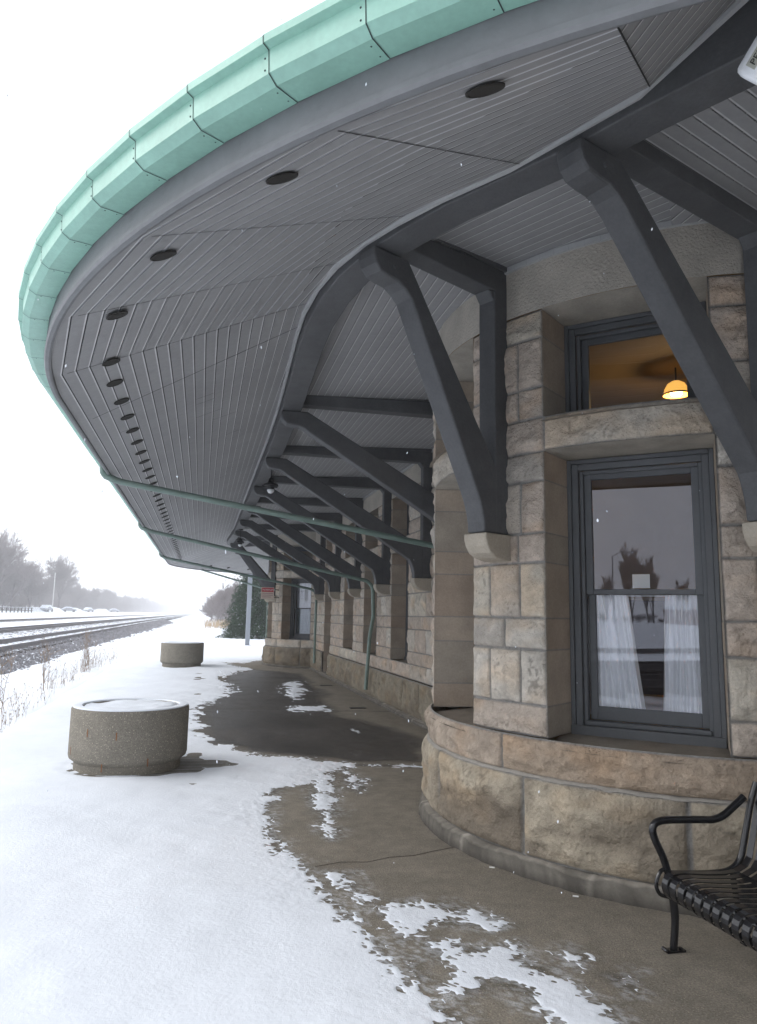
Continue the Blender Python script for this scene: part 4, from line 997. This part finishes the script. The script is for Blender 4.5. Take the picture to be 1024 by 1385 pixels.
# small litter
for i, (x, y_) in enumerate(((1.905, 4.78), (2.20, 4.22))):
    m = MB(); m.tube([(x, y_, .006), (x+.03, y_-.015, .006)], .0045, 6); setp(m.build('cigarette_butt', M['paper']), ['cigarette butt nearest the left end of the bay curb', 'cigarette butt further right along the bay curb'][i], 'litter', 'cigarette butts along the curb')
for i, (x, y_) in enumerate(((2.62, 13.0), (2.75, 17.2))):
    m = MB(); m.cbox(x, x+.28, y_, y_+.14, .004, .012); setp(bevel(m.build('drain_cover', M['dark'])), ['dark drain cover in the pavement nearer the camera', 'dark drain cover in the pavement farther along the wall'][i], 'drain cover')

# terrain sheet
def gx(x):
    pts = [(-3000, 2.0), (-60, 1.4), (-40, 1.2), (-33, .9), (-29, .1), (-22, .05), (-16, -.05), (-14.8, -.05), (-9.5, -.05), (-4.6, -.12), (-3.6, -.30), (-2.7, -.12), (-2.45, -.08), (12, -.08), (13, 0), (3000, 1)]
    return float(np.interp(x, [p[0] for p in pts], [p[1] for p in pts]))
xs = np.array([-3000, -800, -200, -80, -60, -48, -40, -36, -33, -31, -29, -22, -16, -14.8, -12, -9.5, -7, -5.4, -4.6, -4, -3.6, -3.1, -2.7, -2.45, 0, 6, 12, 13, 40, 200, 3000])
ys = np.array([-3000, -600, -150, -60, -20, 0, 20, 44, 45, 60, 80, 110, 150, 250, 500, 1200, 4500.])
X, Y = np.meshgrid(xs, ys, indexing='ij'); Z = np.vectorize(gx)(X)
Z = np.where((Y > 44.5) & (X > -2.75), .0+.0*X, Z)
gt_ = GM(); gt_.grid(np.stack([X, Y, Z], -1), np.array([.8, .8, .8]), flip=True); setp(gt_.build('ground', M['snow']), kind='structure')
# snowy edge verge, lumpy
xs = np.linspace(-5.2, -2.3, 30); ys = lines([(2, 40, .15), (40, 120, 1)]); X, Y = np.meshgrid(xs, ys, indexing='ij')
nz = fbm(np.stack([X*1.2, Y*.6, 0*X], -1), 33, 4)-.5
Z = np.interp(X, [-5.2, -4.8, -3.7, -2.9, -2.5, -2.3], [-.16, -.05, -.20, -.02, .0, -.03])+nz*.13*np.interp(X, [-5.2, -4.8, -3.0, -2.5, -2.3], [.5, 1, 1, .25, 0])
gv = GM(); gv.grid(np.stack([X, Y, Z], -1), np.array([.8, .8, .8]), flip=True); setp(gv.build('snowy_verge', M['snow']), kind='structure')

# ------------------------------------------------------------------ railway
ZR = .40
def ballast_bed(x0, x1, prof, y0, y1, name, snow, label=None):
    xs = np.linspace(x0, x1, max(8, int(abs(x1-x0)/.14))); ys = lines([(y0, 60, .16), (60, 140, .5), (140, y1, 8)]); X, Y = np.meshgrid(xs, ys, indexing='ij')
    nz = fbm(np.stack([X*6, Y*6, 0*X], -1), 44, 3)-.5
    Z = np.interp(X, [p[0] for p in prof], [p[1] for p in prof])+nz*.09
    sn = np.interp(X, [p[0] for p in prof], [p[2] for p in prof])
    gg = GM(); gg.grid(np.stack([X, Y, Z], -1), np.repeat(sn[..., None], 3, -1), flip=True); setp(gg.build(name, M['ballast']), kind='structure'); return gg
XA, XB = -6.98, -12.0      # track centres
ballast_bed(-15.0, -4.3, [(-15.0, -.12, .9), (-13.9, .20, .15), (-13.0, .22, .15), (-11.0, .22, .1), (-10.2, .18, .25), (-9.6, .05, .50), (-8.9, .05, .5), (-8.4, .16, .4), (-7.6, .22, .45), (-6.3, .22, .45), (-5.9, .20, .4), (-5.4, .06, .55), (-4.9, -.10, .6), (-4.5, -.16, .6), (-4.3, -.30, .8)], 12, 1500, 'ballast', 0)
ballast_bed(-26.5, -22.0, [(-26.5, 0, .2), (-25, .12, -.3), (-23, .12, -.3), (-22.0, .0, .2)], 30, 1500, 'siding_bed', 0)
def track(xc, y0, y1, label, zr=ZR, nt_=100):
    T = empty('railway_track', (xc, y0, zr), label=label, cat='railway track', group='parallel railway tracks')
    inv = Matrix.Translation((xc, y0, zr)).inverted()
    for s_ in (-.75, .75):
        m = MB(); pr = [(-.07, -.17), (.07, -.17), (.07, -.155), (.012, -.13), (.012, -.045), (.036, -.035), (.036, -.005), (.028, 0), (-.028, 0), (-.036, -.005), (-.036, -.035), (-.012, -.045), (-.012, -.13), (-.07, -.155)]
        m.prism(pr, lambda a, b, w_: (xc+s_+a, w_, zr+b), -400, y1); o = m.build('rail', M['rust'], T); o.matrix_parent_inverse = inv
    t0 = MB(); t0.cbox(-1.25, 1.25, -.11, .11, -.31, -.19); me = None
    for i in range(nt_):
        if me is None:
            o = bevel(t0.build('tie', M['tie'], T), .01); me = o.data
        else:
            o = bpy.data.objects.new('tie', me); COL.objects.link(o); o.parent = T
        o.location = (0, i*.52, 0)
    rest = MB()
    for i in range(nt_, 420): rest.cbox(xc-1.25, xc+1.25, y0+i*.52-.11, y0+i*.52+.11, zr-.31, zr-.19)
    for i in range(1, 60): rest.cbox(xc-1.25, xc+1.25, y0-i*.9-.11, y0-i*.9+.11, zr-.31, zr-.19)
    o = rest.build('tie', M['tie'], T); o.matrix_parent_inverse = inv; o['kind'] = 'stuff'
def stones(name, n_, seed, xf, y0, y1, smin, smax, zf):
    r_ = np.random.default_rng(seed); y_ = y0*(y1/y0)**r_.random(n_); x = xf(r_, n_); s_ = r_.uniform(smin, smax, n_)*np.clip(y_/30, 1, 3); z = np.array([zf(a) for a in x])+s_*.1
    base = np.array([[1, 0, 0], [0, 1, 0], [-1, 0, 0], [0, -1, 0], [0, 0, 1], [0, 0, -1.]]); V = base[None]*(.6+.8*r_.random((n_, 6, 1)))*s_[:, None, None]+r_.normal(0, .15, (n_, 6, 3))*s_[:, None, None]
    V += np.stack([x, y_, z], -1)[:, None, :]; T_ = np.array([[0, 1, 4, 4], [1, 2, 4, 4], [2, 3, 4, 4], [3, 0, 4, 4]])[:, :3]
    me = bpy.data.meshes.new(name); F_ = (T_[None]+np.arange(n_)[:, None, None]*6).reshape(-1, 3); me.from_pydata(V.reshape(-1, 3).tolist(), [], F_.tolist())
    return setp(link(name, me, None, mat('ballast_rock', (.25, .245, .26), .9, noise=[(3, .5)])), kind='stuff', label='loose grey ballast stones beside the nearest track', cat='ballast')
stones('ballast_stones', 7000, 3, lambda r_, n_: np.clip(r_.normal(-5.35, .42, n_), -6.2, -4.35), 15, 130, .03, .07, lambda a: float(np.interp(a, [-6.3, -5.9, -5.4, -4.9, -4.3], [.22, .20, .06, -.10, -.22])))
track(XA, 24, 1500, 'nearest railway track on grey ballast', nt_=100)
track(XB, 40, 1500, 'second railway track beyond the nearest one', nt_=100)
track(-24.2, 60, 1500, 'farthest railway track beyond a strip of clean snow', .28, nt_=60)

# ------------------------------------------------------------------ weeds along the platform edge
wd = MB(); rw = random.Random(11)
def stem(x, y_, h, lean, br, r=.004):
    p = Vector((x, y_, -.12)); pts = [p]; d = Vector((rw.uniform(-lean, lean), rw.uniform(-lean, lean), 1)).normalized()
    for i in range(5): p = p+d*(h/5); d = (d+Vector((rw.uniform(-.15, .15), rw.uniform(-.15, .15), 0))).normalized(); pts.append(p)
    wd.tube(pts, [r*(1-.12*i) for i in range(6)], 3, cap=False)
    for i in range(br):
        k = rw.randrange(1, 5); q_ = pts[k]; dd = Vector((rw.uniform(-1, 1), rw.uniform(-1, 1), rw.uniform(.5, 1.6))).normalized()*h*rw.uniform(.12, .35); wd.tube([q_, q_+dd*.5, q_+dd+Vector((0, 0, -.02))], [r*.7, r*.55, r*.4], 3, cap=False)
        if rw.random() < .4: wd.lathe(q_+dd, [(0, -.02), (.008, 0), (0, .02)], 4)
for (x, y_, n_, sp_, hm) in ((-2.75, 10.9, 70, .35, .55), (-2.6, 11.6, 50, .4, .5), (-2.75, 12.6, 40, .5, .5), (-2.95, 13.8, 45, .4, .75), (-2.8, 15.0, 35, .5, .55), (-2.9, 17.3, 50, .35, .9), (-2.85, 18.7, 50, .4, .75), (-2.9, 21.4, 70, .4, .95), (-2.95, 24.2, 110, .8, .8), (-3.0, 27.5, 90, .9, .7), (-3.0, 33, 50, 1.5, .5), (-3, 9.3, 60, .5, .5), (-2.9, 8.0, 60, .6, .5), (-4, 45, 60, 3, .5)):
    for i in range(int(n_*.6)): stem(x+rw.gauss(0, sp_*.30), y_+rw.gauss(0, sp_), rw.uniform(.35, 1.0)*hm*.85, .25, rw.randrange(0, 4), rw.uniform(.002, .004))
for (x, y_, h) in ((-3.3, 12.9, 1.25), (-3.1, 13.4, 1.1), (-3.1, 17.2, 1.2), (-3.0, 21.6, 1.35), (-3.05, 23.3, 1.2)):
    for i in range(4): stem(x+rw.gauss(0, .05), y_+rw.gauss(0, .08), h*rw.uniform(.7, 1), .05, 9, .007)
setp(wd.build('dry_weeds', M['weed']), kind='stuff', label='dry brown weeds sticking out of the snow along the platform edge', cat='weeds')
wd = MB()
for i in range(500): stem(rw.uniform(.5, 7), rw.uniform(78, 100), rw.uniform(.5, 1.1), .4, 2, .02)
setp(wd.build('dry_weeds', mat('tan_grass', (.42, .31, .19), .9)), kind='stuff', label='tan tall grass in the snow below the right hand trees', cat='weeds')

# ------------------------------------------------------------------ trees
def tree_mesh(seed, H, spread=.38, levels=5, twig_r=.018, up=.35, trunk=True, n0=5, bush=False, nar=1.0):
    r_ = random.Random(seed); tk = MB(); cr = MB()
    def grow(p, d, L, r, lev):
        n_ = 3 if lev < 3 else 2; pts = [p]; q_ = p
        for i in range(n_):
            d = (d+Vector((r_.gauss(0, .13), r_.gauss(0, .13), r_.gauss(0, .06)+.04))).normalized(); q_ = q_+d*(L/n_); pts.append(q_)
        tgt = tk if lev <= 1 else cr
        rs_ = [max(twig_r, r*(1-.45*i/n_)) for i in range(n_+1)]
        tgt.tube(pts, rs_, 6 if lev == 0 else 3, cap=False)
        if lev >= levels: return
        kids = r_.randint(3, 4) if lev < levels-1 else 4
        if lev == 0: kids = n0
        for k in range(kids):
            t = r_.uniform(.35, 1) if lev else r_.uniform(.3, 1); i = min(int(t*n_), n_-1); o_ = pts[i].lerp(pts[i+1], t*n_-i)
            ang = nar*r_.uniform(.35, .85)*(1.15 if lev else .9); az = r_.uniform(0, 2*pi); a = d.orthogonal().normalized(); b = d.cross(a)
            nd = (d*cos(ang)+(a*cos(az)+b*sin(az))*sin(ang)+Vector((0, 0, up*.3))).normalized()
            grow(o_, nd, L*r_.uniform(.52, .78), r*.55, lev+1)
        grow(pts[-1], d, L*.7, r*.6, lev+1)
    if bush:
        for k in range(9):
            a = r_.uniform(0, 2*pi); grow(Vector((r_.gauss(0, .5), r_.gauss(0, .5), 0)), Vector((cos(a)*.5, sin(a)*.5, 1)).normalized(), H*.42, .05, 1)
    else: grow(Vector((0, 0, -.3)), Vector((0, 0, 1)), H*.36, H*.018, 0)
    return tk, cr
protos = []
for i, (sd_, H_, up_) in enumerate(((1, 13, .5), (2, 12, .7), (5, 12.5, .4), (9, 14, .9))):
    tk, cr = tree_mesh(sd_, H_, up=up_, twig_r=.016, levels=6)
    o1 = tk.build('trunk', M['bark']); o2 = cr.build('crown', M['twig']); protos.append((o1.data, o2.data)); 
    bpy.data.objects.remove(o1); bpy.data.objects.remove(o2)
bk, bc = tree_mesh(21, 5.5, levels=4, bush=True, twig_r=.02); o1 = bk.build('trunk', M['bark']); o2 = bc.build('crown', M['twig']); bushp = (o1.data, o2.data); bpy.data.objects.remove(o1); bpy.data.objects.remove(o2)
def put_tree(x, y_, z, s_, rz, pr, name, label, cat, group):
    T = empty(name, (x, y_, z), label=label, cat=cat, group=group); T.rotation_euler.z = rz; T.scale = (s_, s_, s_)
    for nm, me in zip(('trunk', 'crown'), pr):
        o = bpy.data.objects.new(nm, me); COL.objects.link(o); o.parent = T
    return T
rt = random.Random(31)
LBL = 'bare grey deciduous tree in the hazy row across the tracks'
big = [(-47, 170, 1.2, 2), (-43, 177, 1.3, 3), (-43, 190, 1.2, 0), (-42, 205, 1.05, 1), (-40, 232, 1.2, 3)]
BL = ['first from the left', 'second from the left', 'middle one', 'second from the right', 'rightmost, beside the pale pole']
for k, (x, y_, s_, q_) in enumerate(big):
    put_tree(x, y_, 1.1, s_, rt.uniform(0, 6), protos[q_], 'bare_tree', 'tall bare tree rising above the hazy row, '+BL[k]+(' of five' if k < 4 else ''), 'tree', 'tall bare trees at the left edge')
for i in range(150):
    y_ = 150+i*3.0+(i/14)**2*1.3+rt.uniform(-3, 3); x = -46-rt.uniform(0, 9) - (i % 3)*7
    put_tree(x, y_, 1.1, rt.uniform(.74, 1.0)*(1 if i % 7 else 1.1), rt.uniform(0, 6), protos[rt.randrange(4)], 'bare_tree', LBL, 'tree', 'hazy bare trees across the tracks')
for i in range(110):
    y_ = 140+i*4.0; x = -43-rt.uniform(0, 12)
    put_tree(x, y_, 1.1, rt.uniform(.8, 1.3), rt.uniform(0, 6), bushp, 'bare_shrub', 'low bare shrub under the hazy row of trees', 'shrub', 'bare shrubs under the tree row')
for i in range(26):
    y_ = 108+i*5; x = 2.6+rt.uniform(0, 9)+max(0, (i-8))*.12
    put_tree(x, y_, 0, rt.uniform(.40, .58), rt.uniform(0, 6), protos[rt.randrange(4)], 'bare_tree', 'small bare tree in the thicket left of the evergreen', 'tree', 'bare thicket trees beyond the station')
for i in range(22):
    y_ = 106+i*3.5; x = 1.8+rt.uniform(0, 9)
    put_tree(x, y_, 0, rt.uniform(.7, 1.15), rt.uniform(0, 6), bushp, 'bare_shrub', 'bare shrub at the foot of the thicket left of the evergreen', 'shrub', 'bare thicket shrubs beyond the station')
# far wood as one mass
fw = MB()
for i in range(2600):
    y_ = rt.uniform(620, 1500); x = -40-rt.uniform(0, 50) if rt.random() < .75 else rt.uniform(6, 60); h = rt.uniform(7, 15)
    p = Vector((x, y_, 0)); fw.tube([p, p+Vector((rt.gauss(0, 1.2), rt.gauss(0, 1.2), h))], [.16, .05], 3, cap=False)
    for k in range(4): q_ = p+Vector((0, 0, h*rt.uniform(.4, .9))); fw.tube([q_, q_+Vector((rt.gauss(0, 2.2), rt.gauss(0, 2.2), rt.uniform(1, 3)))], [.10, .05], 3, cap=False)
setp(fw.build('distant_wood', M['twig']), kind='stuff', label='distant hazy wood closing the view along the tracks', cat='wood')

# evergreen beyond the pavement
def conifer(x, y_, H, R, label, seed):
    T = empty('evergreen_tree', (x, y_, 0), label=label, cat='tree'); rr_ = np.random.default_rng(seed)
    m = MB(); m.tube([(0, 0, 0), (0, 0, H*.95)], [.13, .02], 8); m.build('trunk', M['bark'], T)
    V = []; Q = []; Cc = []; n_ = 0
    for b in range(2100):
        t = rr_.random()**1.15; zc = .25+t*(H-.4); rad = R*(1-t)**.62*(.72+.4*rr_.random())*(1+.12*math.sin(b*.37)); az = rr_.random()*2*pi
        dr = np.array([cos(az), sin(az)]); L = rad; segs = int(L/.09)+2
        shade = .75+.5*rr_.random()
        for s_ in range(segs):
            u = (s_+rr_.random())/segs
            if u < .35: continue
            c0 = np.array([dr[0]*u*L, dr[1]*u*L, zc+.10*math.sin(u*2.4)*1.2-.22*u*u*L+rr_.normal(0, .04)])
            for q_ in range(5):
                d1 = rr_.normal(0, 1, 3); d1 /= np.linalg.norm(d1); d1[:2] += dr*.8; d1 /= np.linalg.norm(d1); d2 = np.cross(d1, rr_.normal(0, 1, 3)); d2 /= np.linalg.norm(d2)
                l_, w_ = rr_.uniform(.06, .14), rr_.uniform(.012, .026); c_ = c0+rr_.normal(0, .045, 3)
                V += [c_-d2*w_, c_+d2*w_, c_+d1*l_+d2*w_*.3, c_+d1*l_-d2*w_*.3]; Q.append((n_, n_+1, n_+2, n_+3)); n_ += 4
                k = shade*rr_.uniform(.7, 1.3); col_ = (.028*k, .055*k, .028*k) if rr_.random() > .025 else (.45, .47, .5)
                Cc += [col_]*4
    gg = GM(); gg.v = [np.array(V)]; gg.q = [np.array(Q)]; gg.c = [np.array(Cc)]; gg.build('crown', M['needle'], T, smooth=False)
conifer(3.75, 51, 6.4, 2.35, 'dense dark evergreen standing behind the far corner of the station', 5)

# ------------------------------------------------------------------ far objects across the tracks
def snow_car(x, y_, z, rz, label, s_=1.0):
    T = empty('parked_car', (x, y_, z), label=label, cat='car', group='snow covered cars beyond the tracks'); T.rotation_euler.z = rz; T.scale = (s_,)*3
    m = MB(); pr = [(-2.2, .35), (2.2, .35), (2.25, .75), (2.1, .9), (1.1, 1.0), (.5, 1.42), (-1.0, 1.45), (-1.7, 1.02), (-2.2, .92), (-2.27, .6)]
    m.prism(pr, lambda a, b, w_: (a, w_, b), -.85, .85); bevel(m.build('body', M['carpaint'], T), .08)
    m = MB(); m.prism([(-2.15, .8), (-1.65, .96), (-1.0, 1.30), (.5, 1.26), (1.1, .94), (2.05, .8), (2.2, .95), (1.25, 1.26), (.5, 1.68), (-1.0, 1.72), (-1.85, 1.3), (-2.3, .98)], lambda a, b, w_: (a, w_, b), -.87, .87); bevel(m.build('snow_cover', M['snow'], T), .05)
    for sx_ in (-1.35, 1.4):
        for sy in (-.86, .86): m = MB(); m.lathe((sx_, sy-.1, .33), [(0, 0), (.33, 0), (.33, .2), (0, .2)], 16, ax=(0, 1, 0)); m.build('wheel', M['dark'], T)
snow_car(-38, 203, 1.15, 1.4, 'snow covered car at the foot of the white pole', 1.0)
snow_car(-38, 236, 1.15, .3, 'middle snow covered car beyond the tracks, right of the pole', .9)
snow_car(-37, 268, 1.15, 1.2, 'snow covered car under the darker tree clump', .9)
snow_car(-37, 345, 1.15, .2, 'farthest snow covered car beside the tracks', .95)
for i, (x, y_, r0) in enumerate(((-41, 204, 3.0), (-40, 222, 2.6), (-39, 250, 3.2), (-37, 300, 3.0))):
    g_ = GM(); U, V = np.meshgrid(np.linspace(0, 1, 14), np.linspace(0, 2*pi, 33), indexing='ij'); nz = fbm(np.stack([np.cos(V)*U*2+i*5, np.sin(V)*U*2, 0*U], -1), 3, 3)
    g_.grid(np.stack([x+U*r0*1.3*np.cos(V), y_+U*r0*2*np.sin(V), .9+(1-U**2)*1.5*(.6+.8*nz)], -1), np.array([.8, .8, .8]), flip=True)
    setp(g_.build('snow_bank', M['snow']), kind='structure')
pm = MB(); pm.tube([(-38.5, 213, .9), (-38.5, 213, 11.5)], .11, 8)
setp(pm.build('utility_pole', mat('pale_pole', (.62, .62, .60), .8)), 'thin pale pole standing among the snowy cars across the tracks', 'pole')
fe = empty('rail_fence', (-35, 140, .9), label='low snow capped rail fence across the tracks at the left edge', cat='fence'); finv = Matrix.Translation((-35, 140, .9)).inverted()
m = MB()
for z in (.45, .95): m.cbox(-35.04, -34.96, 132, 172, .9+z, 1.02+z)
o = m.build('rail', M['tie'], fe); o.matrix_parent_inverse = finv
m = MB(); m.cbox(-35.06, -34.94, 132, 172, 1.97, 2.03); o = m.build('snow_cap', M['snow'], fe); o.matrix_parent_inverse = finv
for i in range(14):
    m = MB(); m.cbox(-35.09, -34.91, 132+i*3, 132.18+i*3, .8, 2.1); o = m.build('post', M['tie'], fe); o.matrix_parent_inverse = finv
# grey pole beyond the pavement, sign, marker posts
px_, py_ = 2.36, 38.6
T = empty('lamp_post', (px_, py_, 0), label='plain square grey post standing in the snow in front of the evergreen', cat='post')
m = MB(); m.cbox(-.11, .11, -.11, .11, -.02, 4.6); bevel(m.build('shaft', M['pole'], T), .02); m = MB(); m.cbox(-.18, .18, -.18, .18, -.02, .03); m.build('base_plate', M['pole'], T)
for i, (x, y_) in enumerate(((4.55, 88), (4.95, 92))):
    m = MB(); m.tube([(x, y_, -.1), (x, y_, 1.15)], .10, 8); setp(m.build('marker_post', M['paper']), ['nearer short white post in the tan grass', 'farther short white post in the tan grass'][i], 'marker post', 'short white posts')
sx0, sy0, sz0 = 1.76, 23.1, 2.06
T = empty('warning_sign', (sx0, sy0, sz0), label='small red and white warning sign on the edge of the far bay', cat='sign'); sinv = Matrix.Translation((sx0, sy0, sz0)).inverted()
def sa(o, par=None): o.parent = par or T; o.matrix_parent_inverse = sinv if (par is None or par is T) else Matrix(); return o
m = MB(); m.cbox(sx0, sx0+.40, sy0, sy0+.006, sz0, sz0+.36); sa(m.build('panel', mat('sign_cream', (.62, .52, .45), .6)))
m = MB(); m.cbox(sx0+.02, sx0+.38, sy0-.004, sy0-.001, sz0+.22, sz0+.345); sa(m.build('red_band', M['red']))
t_ = text('WARNING', .088, (sx0+.035, sy0-.006, sz0+.253), (1, 0, 0), (0, 0, 1), M['paper']); sa(t_)
m = MB()
for i in range(3): m.cbox(sx0+.04, sx0+.36-.05*(i == 2), sy0-.003, sy0-.001, sz0+.165-i*.055, sz0+.185-i*.055)
sa(m.build('small_print', mat('faded_print', (.36, .22, .22), .7)))
m = MB(); m.tube([(sx0+.36, sy0+.03, sz0+.3), (2.42, 23.75, sz0+.3)], .012, 6); m.tube([(sx0+.36, sy0+.03, sz0+.06), (2.42, 23.75, sz0+.06)], .012, 6); sa(m.build('arm', M['dark']))

# ------------------------------------------------------------------ what the windows mirror: across the tracks behind the camera
tall = tree_mesh(77, 15, up=1.5, twig_r=.03, levels=5, nar=.20, n0=11); o1 = tall[0].build('trunk', M['bark']); o2 = tall[1].build('crown', M['twig']); tp = (o1.data, o2.data); bpy.data.objects.remove(o1); bpy.data.objects.remove(o2)
for i, (rt_, ds, s_) in enumerate(((.652, 80, .40), (.700, 84, .66), (.732, 90, .62), (.742, 88, .56), (.80, 90, .40), (.61, 84, .42))):
    d_ = Vector((-1, -rt_, 0)).normalized()*ds
    put_tree(2.7+d_.x, 4.2+d_.y, 1.2, s_*1.35, i*1.3, tp, 'bare_tree', 'tall narrow bare tree mirrored in the bay window', 'tree', 'trees mirrored in the windows').scale = (s_*.75, s_*.75, s_*.95)
for i in range(14):
    d_ = Vector((-1, -.58-.022*i, 0)).normalized()*(86+5*(i % 3)); put_tree(2.7+d_.x, 4.2+d_.y, 1.2, .16+.04*(i % 4), i*1.7, bushp, 'bare_shrub', 'bare shrub mirrored low in the bay window', 'shrub', 'shrubs mirrored in the windows')
d_ = Vector((-1, -.80, 0)).normalized()*80
sh = empty('shed', (2.7+d_.x, 4.2+d_.y, 1.3), label='red brown shed mirrored in the bay window', cat='shed'); sh.scale = (.6, .6, .6); sh.rotation_euler.z = .6
m = MB(); m.cbox(-4, 4, -3, 3, 0, 2.8); m.build('wall', M['brown'], sh); m = MB(); m.prism([(-3.4, 2.7), (3.4, 2.7), (0, 4.4)], lambda a, b, w_: (w_, a, b), -4.3, 4.3); m.build('roof', M['snow'], sh)
d_ = Vector((-1, -.665, 0)).normalized()*60
m = MB(); b0 = Vector((2.7+d_.x, 4.2+d_.y, 1.0)); m.tube([b0, b0+Vector((0, 0, 6)), b0+Vector((.5, -.6, 6.4)), b0+Vector((1.0, -1.2, 6.35))], [.09, .05, .04, .03], 8); m.lathe(b0+Vector((1.1, -1.3, 6.33)), [(0, .1), (.25, 0), (.1, -.1), (0, -.1)], 12)
setp(m.build('street_lamp', M['pole']), 'slender street lamp mirrored beside the trees in the bay window', 'street lamp')

# unseen building added behind the camera to shade bracket sides and near pavement
fh = empty('added_shade_house', (6, -8, 0), label='unseen low block with a flat canopy added behind the viewpoint to shade the brackets and pavement', cat='added shade building'); finv = Matrix.Translation((6, -8, 0)).inverted()
def fa(o): o.parent = fh; o.matrix_parent_inverse = finv; return o
m = MB(); m.cbox(3.4, 9.5, -18, -2.2, 0, 4.3, (.36, .31, .24)); fa(m.build('wall', M['dress']))
m = MB(); m.cbox(.9, 10, -18.5, -1.0, 3.55, 3.75); fa(m.build('canopy', M['paint'])); m = MB(); m.cbox(.8, 10.1, -18.6, -.95, 3.751, 3.86); fa(m.build('roof_snow', M['snow']))
for y_ in (-3, -8, -13, -18):
    m = MB(); m.cbox(1.1, 1.28, y_, y_+.18, 0, 3.55); fa(m.build('post', M['paint']))
for y_ in (-4, -8, -12, -16):
    m = MB(); m.cbox(3.36, 3.40, y_-.6, y_+.6, .9, 2.6); fa(m.build('window', M['frame']))

# ------------------------------------------------------------------ falling snow
fl = MB(); rf2 = random.Random(5)
for i in range(330):
    d = rf2.uniform(1.0, 14)**1.0; u = rf2.uniform(-.55, .55)*d; v_ = rf2.uniform(-.6, .8)*d
    p = Vector((0, 0, 1.6))+Fw*d+Xc*u+Yc*v_
    if p.z < .05 or p.z > 3.3 and rat(p) < 5.3 and p.y > 0: continue
    s_ = rf2.uniform(.0016, .0034)*(1 if d > 3 else .6); q_ = Vector((rf2.uniform(-.3, .3), rf2.uniform(-.3, .3), -1)).normalized()*s_*rf2.uniform(1, 2.6)
    fl.tube([p-q_, p, p+q_], [s_*.4, s_, s_*.4], 6)
setp(fl.build('falling_snow', M['snow'], smooth=True), kind='stuff', label='falling snowflakes in the air', cat='snow')

# ------------------------------------------------------------------ haze
hz = MB(); hz.cbox(-2900, 2900, -2900, 4400, -1.4, 34); hm = bpy.data.materials.new('haze'); hm.use_nodes = True; n = hm.node_tree.nodes; n.clear()
ho = n.new('ShaderNodeOutputMaterial'); pv = n.new('ShaderNodeVolumePrincipled'); pv.inputs['Density'].default_value = .0014; pv.inputs['Color'].default_value = (.98, .985, 1, 1); pv.inputs['Anisotropy'].default_value = .3
hm.node_tree.links.new(pv.outputs[0], ho.inputs['Volume'])
setp(hz.build('haze', hm), kind='stuff')
